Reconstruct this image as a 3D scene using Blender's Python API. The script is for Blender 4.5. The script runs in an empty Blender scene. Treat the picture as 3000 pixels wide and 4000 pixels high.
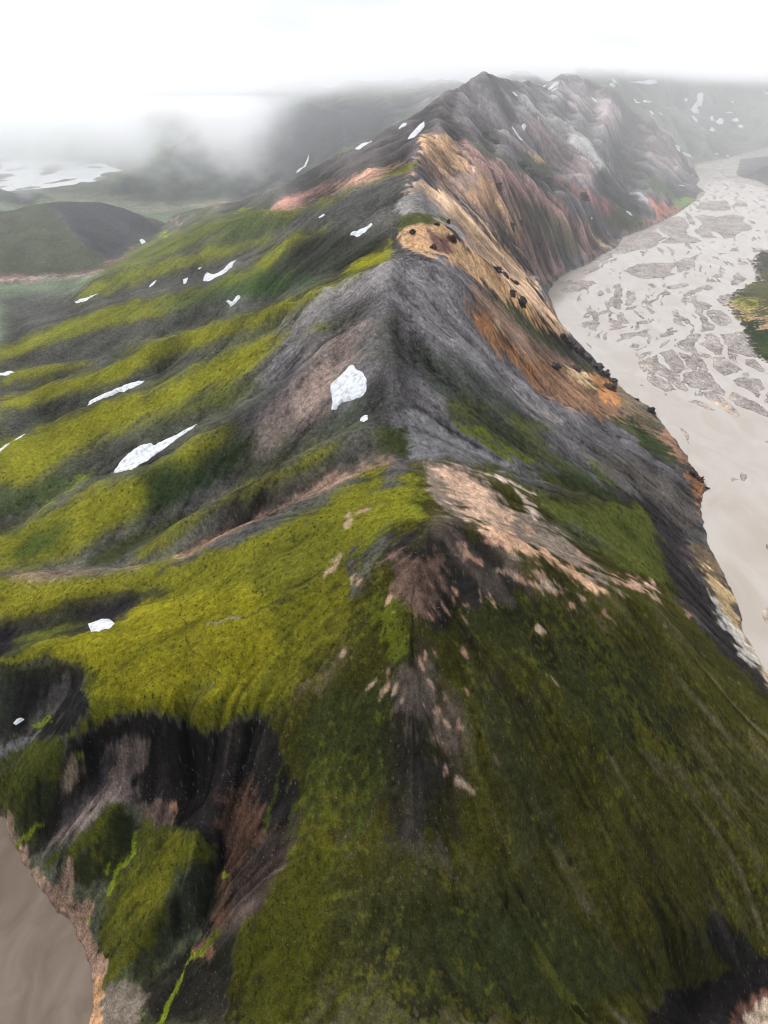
import bpy, bmesh, math, random
import numpy as np
from mathutils import noise as mnoise, Vector

# ------------------------------------------------------------------ camera, sky, sun, exposure
sc = bpy.context.scene
col = sc.collection
CAM_Z = 450.0
FOC = 1560.0                      # focal length in photo pixels (photo counted as 1659 x 2212)
PITCH = math.radians(32.0)
cd = bpy.data.cameras.new('camera')
cam = bpy.data.objects.new('camera', cd)
col.objects.link(cam)
cam.location = (0, 0, CAM_Z)
cam.rotation_euler = (math.radians(90) - PITCH, 0, 0)
cd.sensor_fit = 'VERTICAL'
cd.sensor_height = 24.0
cd.lens = 24.0 * FOC / 2212.0
cd.clip_start = 1.0
cd.clip_end = 60000.0
sc.camera = cam

SUN_EL, SUN_AZ = math.radians(56), math.radians(-58)   # azimuth from +Y towards +X: light from the left
w = bpy.data.worlds.new('World')
sc.world = w
w.use_nodes = True
nt = w.node_tree
bg = nt.nodes['Background']
sky = nt.nodes.new('ShaderNodeTexSky')
sky.sky_type = 'NISHITA'
sky.sun_disc = False
sky.sun_elevation = SUN_EL
sky.sun_rotation = SUN_AZ
sky.air_density = 1.0
skb = nt.nodes.new('ShaderNodeMix'); skb.data_type = 'RGBA'
skb.inputs['Factor'].default_value = 0.93              # closed cloud cover over the clear sky
skb.inputs['B'].default_value = (12.1, 12.9, 14.7, 1)
wtc = nt.nodes.new('ShaderNodeTexCoord'); wmp = nt.nodes.new('ShaderNodeMapping'); wmp.inputs['Scale'].default_value = (1, 1, 3.2)
wno = nt.nodes.new('ShaderNodeTexNoise'); wno.inputs['Scale'].default_value = 2.6; wno.inputs['Detail'].default_value = 6; wno.inputs['Roughness'].default_value = 0.5
wcr = nt.nodes.new('ShaderNodeMix'); wcr.data_type = 'RGBA'; wmr = nt.nodes.new('ShaderNodeMapRange')
wmr.inputs['From Min'].default_value = 0.36; wmr.inputs['From Max'].default_value = 0.58; wmr.interpolation_type = 'SMOOTHSTEP'
wcr.inputs['A'].default_value = (9.6, 10.0, 10.9, 1); wcr.inputs['B'].default_value = (13.3, 13.8, 14.9, 1)
nt.links.new(wtc.outputs['Generated'], wmp.inputs[0]); nt.links.new(wmp.outputs[0], wno.inputs['Vector'])
nt.links.new(wno.outputs[0], wmr.inputs['Value']); nt.links.new(wmr.outputs[0], wcr.inputs['Factor']); nt.links.new(wcr.outputs['Result'], skb.inputs['B'])
nt.links.new(sky.outputs[0], skb.inputs['A'])
nt.links.new(skb.outputs['Result'], bg.inputs[0])
bg.inputs[1].default_value = 0.1
sd = bpy.data.lights.new('sun', 'SUN')
sd.energy = 3.6
sd.angle = math.radians(11)
sd.color = (1.0, 0.965, 0.92)
sun = bpy.data.objects.new('sun', sd)
col.objects.link(sun)
S = Vector((math.sin(SUN_AZ) * math.cos(SUN_EL), math.cos(SUN_AZ) * math.cos(SUN_EL), math.sin(SUN_EL)))
sun.rotation_euler = S.to_track_quat('Z', 'Y').to_euler()
sc.view_settings.view_transform = 'Standard'
sc.view_settings.look = 'None'
sc.view_settings.exposure = 0.0
sc.view_settings.gamma = 1.0
sc.view_settings.use_curve_mapping = False
sc.render.engine = 'CYCLES'
sc.cycles.filter_width = 1.0
sc.cycles.max_bounces = 10
sc.cycles.diffuse_bounces = 2
sc.cycles.glossy_bounces = 2
sc.cycles.volume_bounces = 7
sc.cycles.volume_max_steps = 128

# ------------------------------------------------------------------ ray <-> ground maths
cp, sp = math.cos(PITCH), math.sin(PITCH)
def ray(px, py):
    a = (np.asarray(px, float) - 829.5) / FOC
    b = (1106.0 - np.asarray(py, float)) / FOC
    return a, cp + b * sp, -sp + b * cp
def at_z(px, py, z):
    dx, dy, dz = ray(px, py)
    t = (np.asarray(z, float) - CAM_Z) / dz
    return dx * t, dy * t
def at_t(px, py, t):
    dx, dy, dz = ray(px, py)
    return dx * t, dy * t, CAM_Z + dz * t
def project(x, y, z):
    f = y * cp - (z - CAM_Z) * sp
    u = y * sp + (z - CAM_Z) * cp
    f = np.maximum(f, 1.0)
    return 829.5 + FOC * x / f, 1106.0 - FOC * u / f, f

# ------------------------------------------------------------------ noise (gradient noise on arrays)
def perlin(x, y, seed=0):
    xi = np.floor(x).astype(np.int64); yi = np.floor(y).astype(np.int64)
    xf = (x - xi).astype(np.float32); yf = (y - yi).astype(np.float32)
    def g(ix, iy):
        h = (ix * 374761393 + iy * 668265263 + seed * 974711) & 0xffffffff
        h = ((h ^ (h >> 13)) * 1274126177) & 0xffffffff
        h = (h ^ (h >> 16)) & 1023
        return h
    tab = np.arange(1024) * (2 * math.pi / 1024)
    ct, st = np.cos(tab).astype(np.float32), np.sin(tab).astype(np.float32)
    def d(ix, iy, dx, dy):
        h = g(ix, iy)
        return ct[h] * dx + st[h] * dy
    u = xf * xf * xf * (xf * (xf * 6 - 15) + 10); v = yf * yf * yf * (yf * (yf * 6 - 15) + 10)
    a = d(xi, yi, xf, yf); b = d(xi + 1, yi, xf - 1, yf)
    c = d(xi, yi + 1, xf, yf - 1); e = d(xi + 1, yi + 1, xf - 1, yf - 1)
    return (a + (b - a) * u + ((c + (e - c) * u) - (a + (b - a) * u)) * v) * 1.5
def fbm(x, y, octs=4, seed=0, gain=0.5):
    s = 0; a = 1.0; n = 0
    for k in range(octs):
        s = s + a * perlin(x * 2 ** k + 17.3 * k, y * 2 ** k - 9.1 * k, seed + k); n += a; a *= gain
    return s / n
def sm(x, a, b):
    t = np.clip((x - a) / (b - a), 0, 1)
    return t * t * (3 - 2 * t)
def blur1(a, s, axis):
    n = max(1, int(s * 3)); k = np.exp(-0.5 * (np.arange(-n, n + 1) / s) ** 2); k /= k.sum()
    p = np.pad(a, [(n, n) if i == axis else (0, 0) for i in range(2)], mode='edge')
    out = np.zeros_like(a)
    for i, kk in enumerate(k):
        out += kk * (p[i:i + a.shape[0], :] if axis == 0 else p[:, i:i + a.shape[1]])
    return out
def blur(a, s0, s1=None):
    return blur1(blur1(a, s0, 0), s1 or s0, 1)

# ------------------------------------------------------------------ the lie of the land: crests, gullies, shores
# (photo x, photo y, height above the river) or, with a fourth value 't', (x, y, distance along the view)
OY = -200.0
TH = math.radians(31.0)
R0, R1 = 262.0, 9000.0
def T(*pts):
    out = []
    for (px, py, t) in pts:
        out.append(tuple(float(q) for q in at_t(px, py, t)))
    return out
def Zp(*pts):
    out = []
    for (px, py, z) in pts:
        x, y = at_z(px, py, z); out.append((float(x), float(y), float(z)))
    return out
LINES = [
 # main crest
 Zp((890,1240,220),(925,1130,230),(890,1050,216),(900,990,211),(880,930,212),(845,900,216),(840,800,236),(845,700,252),(850,600,275),(852,566,280)),
 Zp((852,566,280),(880,552,279)) + T((905,548,760)),
 T((870,530,866),(880,482,890),(920,474,895),(969,478,905)),
 T((905,470,905)) + Zp((900,420,293),(895,395,300),(905,345,316)) + T((925,285,1500),(954,215,1850),(1000,185,2050),(1055,154,2250),(1090,166,2400),(1130,168,2650),(1169,180,2800)),
 # mound, right
 Zp((925,1130,230),(1100,1150,212),(1250,1250,176),(1400,1300,145),(1550,1420,72),(1640,1490,25)),
 Zp((880,1300,212),(880,1547,183)), Zp((900,1900,145)), Zp((1100,1900,120)), Zp((1300,1547,150)), Zp((1100,1500,178)),
 Zp((830,2212,118),(1100,2230,95),(1300,2212,72)), Zp((1600,1600,62)), Zp((1659,1800,52),(1659,1650,45)), Zp((1500,1800,80)), Zp((1400,2000,78),(1500,1990,66),(1560,2080,50)),
 Zp((1400,2200,50),(1450,2110,50),(1560,2090,30)), Zp((1480,2212,22),(1520,2130,22),(1600,2100,20),(1659,2000,22)), Zp((1659,2212,2),(1600,2230,2)),
 Zp((600,1900,112),(560,2000,100),(500,2080,85),(490,2212,72)), Zp((700,1700,140)), Zp((700,2000,125)), Zp((650,1500,165)),
 # mound, left shoulder / moss plateau
 Zp((925,1150,229),(760,1120,205),(650,1120,190),(500,1170,165),(400,1212,140),(300,1230,121),(150,1240,99),(0,1245,82)),
 Zp((500,1400,163),(350,1400,142),(250,1380,128),(100,1400,106),(0,1420,92)), Zp((400,1280,141)), Zp((650,1300,185)), Zp((100,1300,97),(200,1270,112)),
 Zp((560,1520,152),(400,1530,140),(330,1510,135),(230,1525,118),(190,1500,114),(190,1440,118),(100,1415,105),(0,1440,90)),
 Zp((360,1280,134),(300,1300,118),(215,1335,100),(100,1355,84),(0,1385,68)),
 Zp((360,1300,136),(260,1345,122),(180,1370,108),(0,1425,88)),
 # basins under the plateau edge and spurs between them
 Zp((560,1600,135),(520,1700,108),(480,1870,72),(430,2010,45),(345,2212,12)),
 Zp((300,1600,105),(200,1700,62),(130,1780,30),(40,1845,3)),
 Zp((400,1560,122),(420,1650,92),(440,1750,82)),
 Zp((170,1480,98),(100,1530,72),(0,1620,48)), Zp((80,1580,62),(0,1640,42)),
 Zp((190,1545,112),(130,1600,88),(60,1680,55),(0,1740,28)),
 Zp((255,1730,75),(200,1780,58),(150,1830,38),(95,1855,18)),
 Zp((405,1790,92),(415,1840,86),(370,1930,62),(320,2010,42),(250,2080,20),(215,2130,8)),
 Zp((300,1700,72),(330,1790,62)), Zp((300,1810,50),(230,1910,26),(180,1960,8)),
 Zp((410,1860,70),(400,1950,45),(360,2060,25),(300,2130,12)),
 # G1 S1 G2 S2 G3 ...
 Zp((830,985,204),(740,1025,193),(650,1065,177),(560,1110,161),(480,1150,146),(400,1195,130),(320,1210,113),(270,1222,100),(100,1229,76),(0,1230,68)),
 Zp((845,903,216),(795,929,213),(725,949,205),(625,1004,190),(525,1054,172),(400,1124,145),(305,1189,118)),
 Zp((795,909,206),(675,964,178),(575,1024,150),(475,1089,123),(400,1114,106),(300,1169,90),(200,1214,78),(100,1227,72)),
 Zp((800,690,252),(700,760,226),(600,860,190),(500,909,165),(450,934,155),(360,994,133),(300,1034,119),(200,1059,99),(100,1109,78),(0,1169,58)),
 Zp((600,830,180),(500,880,152),(430,909,133),(320,984,110),(245,1024,96),(190,1030,83),(115,1080,66),(50,1130,53),(0,1158,46)),
 Zp((780,610,262),(700,650,230),(620,690,205),(530,745,178),(450,794,156),(350,829,134),(300,855,123),(225,864,108),(150,894,92),(75,934,75),(0,974,60)),
 Zp((600,690,190),(500,735,148),(350,800,116),(250,850,96),(187,875,80),(75,925,60),(0,962,47)),
 Zp((850,565,280),(750,596,262),(700,615,250),(625,650,226),(550,675,202),(500,694,186),(400,719,156),(325,744,131),(275,774,117),(225,804,101),(150,819,80),(75,844,62),(0,869,45)),
 Zp((280,762,102),(200,795,78),(100,818,55),(0,848,34)),
 Zp((330,735,122),(280,752,108),(195,781,85),(100,794,66),(50,805,52),(0,819,38)),
 Zp((850,530,255),(740,590,232),(690,605,212),(590,645,163),(480,690,128),(400,712,104),(325,735,84),(265,762,74),(150,775,56),(30,797,35),(0,805,30)),
 Zp((895,397,299),(830,420,285),(750,455,262),(675,480,240),(620,505,222),(600,535,205),(525,585,175),(450,615,148),(350,640,122),(280,650,105),(200,675,82),(100,719,52),(0,765,28)),
 Zp((650,495,222),(600,525,190),(510,565,158),(440,600,129),(330,618,98),(200,645,61),(165,650,49),(60,690,22)),
 Zp((675,478,215),(620,500,198),(550,525,176),(450,535,155),(375,560,130),(250,585,95),(210,595,82),(160,630,42)),
 Zp((640,480,198),(560,512,163),(450,522,129),(350,542,99),(260,572,63),(215,592,36)),
 Zp((905,345,316),(830,380,292),(750,405,272),(700,430,252),(620,462,226),(565,455,216),(500,470,190),(425,495,158),(350,535,115),(300,555,85),(222,588,40)),
 Zp((800,360,268),(725,412,236),(620,450,188),(500,462,138),(425,487,103),(350,522,58),(290,552,18)),
 T((954,215,1850),(880,250,1900),(820,300,1900),(750,330,1880),(675,360,1850),(625,390,1850),(575,420,1880),(500,435,2000)) + Zp((400,455,72),(330,470,35)),
 # plain on the left
 Zp((0,700,8),(0,600,8),(120,598,8),(210,592,8)), Zp((150,640,10),(100,680,9)), Zp((270,548,10),(350,505,10),(420,450,14),(520,430,16)), Zp((130,425,6),(250,425,5),(300,440,8),(380,470,14)), Zp((0,720,9)),
 Zp((0,352,-3),(150,352,-3),(280,372,-3)), Zp((0,408,-3),(100,405,-3),(200,395,-3),(270,382,-3)), Zp((0,380,-4),(150,378,-4)),
 # dark hill
 Zp((0,593,5),(100,594,5),(200,584,5),(262,546,7),(345,507,8),(352,492,8)),
 Zp((0,458,72),(60,443,82),(150,432,92),(240,439,87),(300,468,58),(340,495,12)), Zp((130,442,88),(165,510,50),(240,575,10)),
 [(-1250,2650,8),(-900,2650,8),(-700,2560,8),(-620,2420,8)],
 Zp((0,405,62),(60,411,52),(112,432,22)), [(-1600,3000,5),(-1300,3000,4),(-1000,2850,5)],
 # mountains beyond the plain
 Zp((230,430,5),(300,436,8),(400,432,12),(520,426,15)), T((230,415,2760),(300,365,2930),(360,352,3020),(440,330,3150),(445,255,3300),(600,238,3500),(870,225,3300)),
 T((445,255,3300),(420,300,3200)), T((600,190,4300),(800,170,4300),(500,195,4300)), T((540,330,3080),(560,380,2860)), T((620,240,3420),(660,330,3000)), T((580,300,3250),(600,360,2950)),
 [(-500,2750,16),(-250,2500,40),(-100,2350,90)],
 Zp((0,340,4),(150,345,4),(300,345,4),(430,345,6)), T((0,230,4900),(100,212,5000),(250,203,5200),(330,215,5100),(380,245,4800),(430,325,4000)), T((200,280,4500)), T((0,170,7500),(500,180,7500)),
 # slopes above the river, far to near
 T((1165,182,3600),(1200,165,3700),(1250,156,3800),(1320,158,4100),(1400,160,4600),(1520,165,5000),(1659,170,5400)), T((1400,235,4300),(1500,245,4700),(1600,285,4600)), T((1659,230,5200),(1580,210,4900)),
 T((1480,330,3900)) + Zp((1510,352,6),(1590,335,6),(1659,322,6)),
 T((1169,180,2800),(1210,180,3150),(1254,171,3400),(1300,195,3450),(1355,225,3450),(1405,265,3400),(1455,305,3350),(1490,355,3300)) + Zp((1511,388,0)),
 T((1330,190,3750),(1400,245,3800)),
 T((1200,190,3100),(1280,240,3120),(1360,300,3080),(1440,370,3050)) + Zp((1500,408,3)),
 T((1169,180,2800),(1209,205,2850),(1264,260,2820),(1309,285,2820),(1354,335,2800),(1419,380,2800),(1474,410,2850)) + Zp((1505,418,2)),
 T((1130,190,2600),(1180,225,2650),(1250,275,2600),(1320,345,2580),(1390,400,2620)) + Zp((1470,432,4)),
 T((1055,154,2250),(1090,200,2300),(1124,245,2330),(1209,255,2430),(1244,285,2450),(1279,325,2430),(1299,365,2440),(1355,390,2480),(1409,430,2500)) + Zp((1465,457,0)),
 T((1015,240,1850),(1075,290,1980),(1150,335,2120),(1245,390,2230),(1330,425,2260),(1390,455,2320)) + Zp((1428,478,0)),
 T((925,285,1500),(979,270,1640),(1054,310,1780),(1109,345,1880),(1199,380,2000),(1279,420,2090),(1329,450,2150)) + Zp((1405,487,8)),
 T((1080,360,1650),(1154,420,1780),(1209,470,1820),(1260,530,1880)) + Zp((1295,556,0)),
 T((960,310,1480),(985,322,1500),(1059,380,1560),(1109,410,1620),(1179,490,1740)) + Zp((1219,588,2)),
 T((1150,230,2480),(1200,290,2380),(1250,340,2330)), T((1000,215,2060),(1030,240,1960)), T((1215,430,1900),(1240,470,1900)),
 T((925,370,1180),(950,420,1200),(1019,455,1250),(1109,530,1370),(1140,570,1450)) + Zp((1178,637,0)),
 T((969,478,905),(1019,540,930),(1064,575,960),(1109,615,1000),(1139,650,1040),(1190,700,1100),(1220,722,1160),(1270,765,1200)) + Zp((1305,812,3)),
 T((870,545,820),(960,552,856),(1010,590,902),(1080,650,930),(1150,730,1000),(1230,790,1080)) + Zp((1320,842,4)),
 T((905,548,760),(1000,600,780),(1060,680,830),(1150,770,880),(1250,850,950)) + Zp((1350,903,28),(1425,932,5)),
 T((1000,700,740),(1100,800,800),(1220,885,870),(1360,950,930)) + Zp((1460,965,2)),
 T((880,700,650),(1000,760,680),(1130,860,740),(1250,930,790),(1400,1000,850)) + Zp((1495,1035,6)),
 Zp((900,935,211),(1050,985,184),(1150,1030,154),(1260,1065,124),(1400,1120,64),(1480,1165,14)),
 Zp((930,985,212),(1010,1010,200),(1150,1065,166),(1280,1085,138),(1390,1100,102),(1440,1190,72),(1520,1300,34),(1590,1395,16)),
 # far right hill and the right bank
 Zp((1612,368,2),(1640,385,2),(1659,392,2)), T((1659,335,3300),(1640,350,3250)),
 Zp((1575,640,3),(1600,668,3),(1608,700,3),(1625,745,3),(1655,775,3)), Zp((1659,560,22),(1640,600,6),(1659,640,9),(1680,700,14),(1640,720,7)), Zp((1640,545,3),(1650,575,4),(1659,590,5)),
]
SHORE = [(1700,1540),(1659,1457),(1640,1430),(1625,1400),(1605,1365),(1598,1320),(1575,1270),(1560,1240),(1530,1180),(1514,1120),(1514,1075),(1526,1052),(1500,1012),(1465,960),(1440,930),(1410,885),
 (1350,848),(1300,800),(1270,768),(1220,715),(1200,690),(1182,660),(1178,640),(1195,610),(1220,590),(1260,575),(1300,550),(1330,535),(1345,512),(1400,490),(1428,480),(1468,457),(1500,435),(1508,420),(1520,414),(1502,400),(1510,388),(1500,370),(1498,356),(1560,345),(1659,320)]
SHORE_W = [(float(at_z(a, b, 0)[0]), float(at_z(a, b, 0)[1])) for a, b in SHORE]
LINES.append([(x, y, 0.5) for x, y in SHORE_W])
BANK = [(1659,345),(1640,342),(1612,362),(1625,378),(1659,388)]
# lower-left river edge
SHORE_L = [(-60,1730),(0,1768),(35,1832),(68,1880),(92,1930),(148,1990),(176,2032),(196,2090),(202,2150),(195,2212),(200,2300)]
SHORE_LW = [(float(at_z(a, b, 0)[0]), float(at_z(a, b, 0)[1])) for a, b in SHORE_L]
LINES.append([(x, y, 0.5) for x, y in SHORE_LW])
LINES.append([(x - 25, y - 14, -2.0) for x, y in SHORE_LW])
# river bed
LINES.append([(x + 28, y + 4, -2.0) for x, y in SHORE_W[:24]])
for pl in ([(1600,1000),(1600,700),(1400,700),(1300,640)], [(1659,1200),(1659,850),(1500,620),(1500,480),(1580,400),(1540,365)], [(1400,560),(1600,520),(1659,480),(1600,380)]):
    LINES.append([(float(at_z(a, b, 0)[0]), float(at_z(a, b, 0)[1]), -2.0) for a, b in pl])

def solve():
    nth = 352; d = 2 * TH / nth; nr = int(math.log(R1 / R0) / d) // 16 * 16 + 16
    F = np.zeros((nr, nth)); W = np.zeros((nr, nth))
    for ln in LINES:
        P = np.array(ln, float)
        if len(P) == 1: P = np.vstack([P, P + [0.1, 0.1, 0]])
        for a, b in zip(P[:-1], P[1:]):
            L = np.hypot(*(b - a)[:2]); rr = min(math.hypot(a[0], a[1] - OY), math.hypot(b[0], b[1] - OY))
            n = max(2, int(L / (rr * d) * 2))
            for s in np.linspace(0, 1, n):
                q = a + (b - a) * s
                r = math.hypot(q[0], q[1] - OY); th = math.atan2(q[0], q[1] - OY)
                i = int(math.log(max(r, 1) / R0) / d); j = int((th + TH) / d)
                if 0 <= i < nr and 0 <= j < nth:
                    F[i, j] += q[2]; W[i, j] += 1
    levels = [(F, W)]
    for k in range(5):
        F2, W2 = levels[-1]
        if F2.shape[0] % 2 or F2.shape[1] % 2: break
        levels.append((F2.reshape(F2.shape[0] // 2, 2, -1, 2).sum((1, 3)), W2.reshape(W2.shape[0] // 2, 2, -1, 2).sum((1, 3))))
    z = None
    for (F2, W2) in reversed(levels):
        m = W2 > 0; v = np.where(m, F2 / np.maximum(W2, 1e-9), 0)
        if z is None: z = np.where(m, v, v[m].mean())
        else: z = np.repeat(np.repeat(z, 2, 0), 2, 1)
        for it in range(160 if F2.shape[1] < 180 else 90):
            p = np.pad(z, 1, mode='edge')
            z = 0.25 * (p[:-2, 1:-1] + p[2:, 1:-1] + p[1:-1, :-2] + p[1:-1, 2:])
            z[m] = v[m]
    return z, d
zc, dc = solve()
zs = blur(zc, 1.6)
zs = 0.65 * zs + 0.35 * blur(zc, 3.5)

def erode(z, dr, dt, rad, n, k, m=0.5, cap=1e9):
    """running water: route the flow down the steepest neighbour and cut each cell towards the one it drains into"""
    nr, nt_ = z.shape; N = nr * nt_
    idx = np.arange(N).reshape(nr, nt_)
    A = None
    for it in range(n):
        p = np.pad(z, 1, mode='edge'); best = np.zeros_like(z); rec = idx.copy()
        for a in (-1, 0, 1):
            for b in (-1, 0, 1):
                if a == 0 and b == 0: continue
                sl = (z - p[1 + a:nr + 1 + a, 1 + b:nt_ + 1 + b]) / math.hypot(a * dr, b * dt)
                ii = np.clip(np.arange(nr) + a, 0, nr - 1)[:, None]; jj = np.clip(np.arange(nt_) + b, 0, nt_ - 1)[None, :]
                m_ = sl > best; best = np.where(m_, sl, best); rec = np.where(m_, ii * nt_ + jj, rec)
        order = np.argsort(z.ravel(), kind='stable')
        R = rec.ravel().tolist(); acc = [1.0] * N
        for i in order[::-1].tolist():
            r = R[i]
            if r != i: acc[r] += acc[i]
        A = np.minimum(np.array(acc), cap)
        F = (k * A ** m).tolist(); zl = z.ravel().tolist()
        for i in order.tolist():
            r = R[i]
            if r != i:
                f = F[i]; zl[i] = (zl[i] + f * zl[r]) / (1 + f)
        z = np.array(zl).reshape(nr, nt_)
    return z, A.reshape(nr, nt_)
_lr = (np.arange(zs.shape[0]) + .5) * dc; _th = (np.arange(zs.shape[1]) + .5) * dc - TH
_LR, _TH = np.meshgrid(_lr, _th, indexing='ij'); _RR = R0 * np.exp(_LR); _X = _RR * np.sin(_TH); _Y = OY + _RR * np.cos(_TH)
_c = _RR * dc
_n = fbm(_X / (_c * 16), _Y / (_c * 16), 5, 301) * 5 + fbm(_X / 90, _Y / 90, 4, 311) * 2.0
_up = sm(zs, 1.5, 25)
zin = zs + _n * _c * _up
ze, AC = erode(zin, dc, dc, _RR, 9, 0.030, 0.5, 900)
ed = (ze - blur(ze, 11)) - (zs - blur(zs, 11))          # what the water changed, without shifting the large forms
ed = blur(ed, 0.6)
_far = sm(np.hypot(_X, _Y), 1000, 1600); _right = sm(_X, -60, 60)
ew = 0.45 + 0.45 * _right * _far + .12 * _far
ew = np.where((_X < -500) & (_Y > 1700) & (_Y < 2620), .16, ew)
ew = np.where((_X < -250) & (_Y > 1000) & (_Y < 1800), .28, ew)
near_front = (np.hypot(_X, _Y) < 560)
ew = np.where((_X < 0) & (_Y > 2750), 1.0, ew)
ed = ed * ew * np.where(near_front, .6, 1.0) * _up
zs = zs + ed

# ------------------------------------------------------------------ full-resolution ground grid
NT, NR = 880, 1560
th = np.linspace(-TH, TH, NT)
lr = np.linspace(0, math.log(R1 / R0), NR)
dth, dlr = th[1] - th[0], lr[1] - lr[0]
def sample(A, fi, fj):
    fi = np.clip(fi, 0, A.shape[0] - 1.001); fj = np.clip(fj, 0, A.shape[1] - 1.001)
    i = fi.astype(int); j = fj.astype(int); u = fi - i; v = fj - j
    return (A[i, j] * (1 - u) * (1 - v) + A[i + 1, j] * u * (1 - v) + A[i, j + 1] * (1 - u) * v + A[i + 1, j + 1] * u * v)
LR, THG = np.meshgrid(lr, th, indexing='ij')
RR = R0 * np.exp(LR)
X = RR * np.sin(THG); Y = OY + RR * np.cos(THG)
Z0 = sample(zs, LR / dc - 0.5, (THG + TH) / dc - 0.5)
Z0 = blur(Z0, 1.0, 1.5)
CS = RR * dth

def in_poly(px, py, poly):
    P = np.asarray(poly, float); inside = np.zeros(px.shape, bool)
    x1, y1 = P[-1]
    for x2, y2 in P:
        if y1 != y2:
            c = ((y1 > py) != (y2 > py)) & (px < (x2 - x1) * (py - y1) / (y2 - y1) + x1)
            inside ^= c
        x1, y1 = x2, y2
    return inside
def edge_dist(px, py, poly, closed=True):
    P = np.asarray(poly, float); d2 = np.full(px.shape, 1e12)
    n = len(P)
    for k in range(n if closed else n - 1):
        a = P[k]; b = P[(k + 1) % n]; ab = b - a; L = max(ab @ ab, 1e-9)
        s = np.clip(((px - a[0]) * ab[0] + (py - a[1]) * ab[1]) / L, 0, 1)
        d2 = np.minimum(d2, (px - a[0] - s * ab[0]) ** 2 + (py - a[1] - s * ab[1]) ** 2)
    return np.sqrt(d2)

# river outline on the plain (world coordinates)
riv = SHORE_W + [(4500, SHORE_W[-1][1] + 200), (4500, 300)]
swx = 5 * fbm(X / 18, Y / 18, 4, 401) * np.minimum(CS, 1.6); swy = 5 * fbm(X / 18, Y / 18, 4, 411) * np.minimum(CS, 1.6)
RIV = in_poly(X + swx, Y + swy, riv)
rivL = SHORE_LW + [(-400, SHORE_LW[-1][1] - 80), (-900, SHORE_LW[0][1])]
RIVL = in_poly(X + 1.6 * swx, Y + 1.6 * swy, rivL)

# slope field and downslope streaks (line integral convolution)
def grad(Z):
    gr = np.gradient(Z, dlr, axis=0) / RR; gt = np.gradient(Z, dth, axis=1) / RR
    return gr, gt
def lic(src, Z, step, n):
    gr, gt = grad(Z); m = np.hypot(gr, gt) + 0.02
    di = (gr / m * step / dlr).astype(np.float32); dj = (gt / m * step / dth).astype(np.float32)
    acc = src.astype(np.float32).copy(); wsum = 1.0
    II, JJ = np.meshgrid(np.arange(NR, dtype=np.float32), np.arange(NT, dtype=np.float32), indexing='ij')
    for sgn in (1, -1):
        fi = II.copy(); fj = JJ.copy()
        for k in range(n):
            ii = np.clip(fi, 0, NR - 1).astype(np.int32); jj = np.clip(fj, 0, NT - 1).astype(np.int32)
            fl = ii * NT + jj
            fi += sgn * di.ravel()[fl]; fj += sgn * dj.ravel()[fl]
            ii = np.clip(fi, 0, NR - 1).astype(np.int32); jj = np.clip(fj, 0, NT - 1).astype(np.int32)
            acc += src.ravel()[ii * NT + jj]; wsum += 1
    a = acc / wsum
    return (a - a.mean()) / (a.std() + 1e-9)
rng = np.random.default_rng(5)
def wn(s0, s1):
    a = blur(rng.standard_normal((NR, NT)), s0, s1)
    return a / a.std()
asp = dlr / dth
ED = sample(ed, LR / dc - 0.5, (THG + TH) / dc - 0.5) / CS
ACC = sample(np.log(AC), LR / dc - 0.5, (THG + TH) / dc - 0.5)
Zb = blur(Z0, 6 / asp, 6)
L1 = lic(wn(0.6, 0.8), Zb, 0.0022, 12)
L2 = lic(wn(1.6, 3.0), Zb, 0.0045, 14)
L3 = lic(wn(4.0, 8.0), Zb, 0.010, 12)
L4 = lic(wn(6.0, 12.0), blur(Z0, 10 / asp, 10), 0.018, 15)
gr, gt = grad(Z0)
SL = np.hypot(gr, gt)
steep = sm(blur(SL, 2, 3), 0.18, 0.6)
hill = sm(Z0, 3, 22)
F1 = fbm(X / 60, Y / 60, 5, 3); F2 = fbm(X / 14, Y / 14, 4, 11); F3 = fbm(X / 300, Y / 300, 4, 21)
UU, VV, DD = project(X, Y, Z0)
rugg = np.ones_like(X)                                   # how gullied each part of the land is
rugg = np.where((X < 0) & (DD < 1300), 0.55, rugg)
Z = Z0 + hill * (-.9 * CS * steep * np.abs(L4) +(0.25 + 0.75 * steep) * CS * (0.18 * L1 * steep + rugg * (-1.0 * np.abs(L2) * 0.6 + 0.4) * (1 + .7 * steep) + rugg * 2.2 * (0.8 - np.abs(L3)) * steep)
                 + (0.5 + 1.5 * steep) * F1 * np.minimum(4, CS * 2) + F2 * np.minimum(1.0, CS) * 0.5)

# stronger spurs and gullies on the left flank
rel = Z0 - blur(Z0, 16 / asp, 20)
fr = sm(DD, 1000, 1500)
crest = [p[:2] for ln in LINES[:4] for p in ln]
dcr = edge_dist(X, Y, crest, False)
Z = Z + hill * rel * (0.5 * sm(-X, -40, 60) * (1 - fr) + 0.2 * fr)
Z = Z + sm(Z0, 1, 60) * rel * 0.5 * sm(dcr, 50, 150) * fr * sm(X, 0, 160)
Z = Z + hill * steep * (fr * 1.0 * sm(dcr, 10, 80) + .35) * CS * (0.9 - 2.2 * np.abs(fbm(X / (CS * 34), Y / (CS * 34), 3, 55)))

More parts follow.
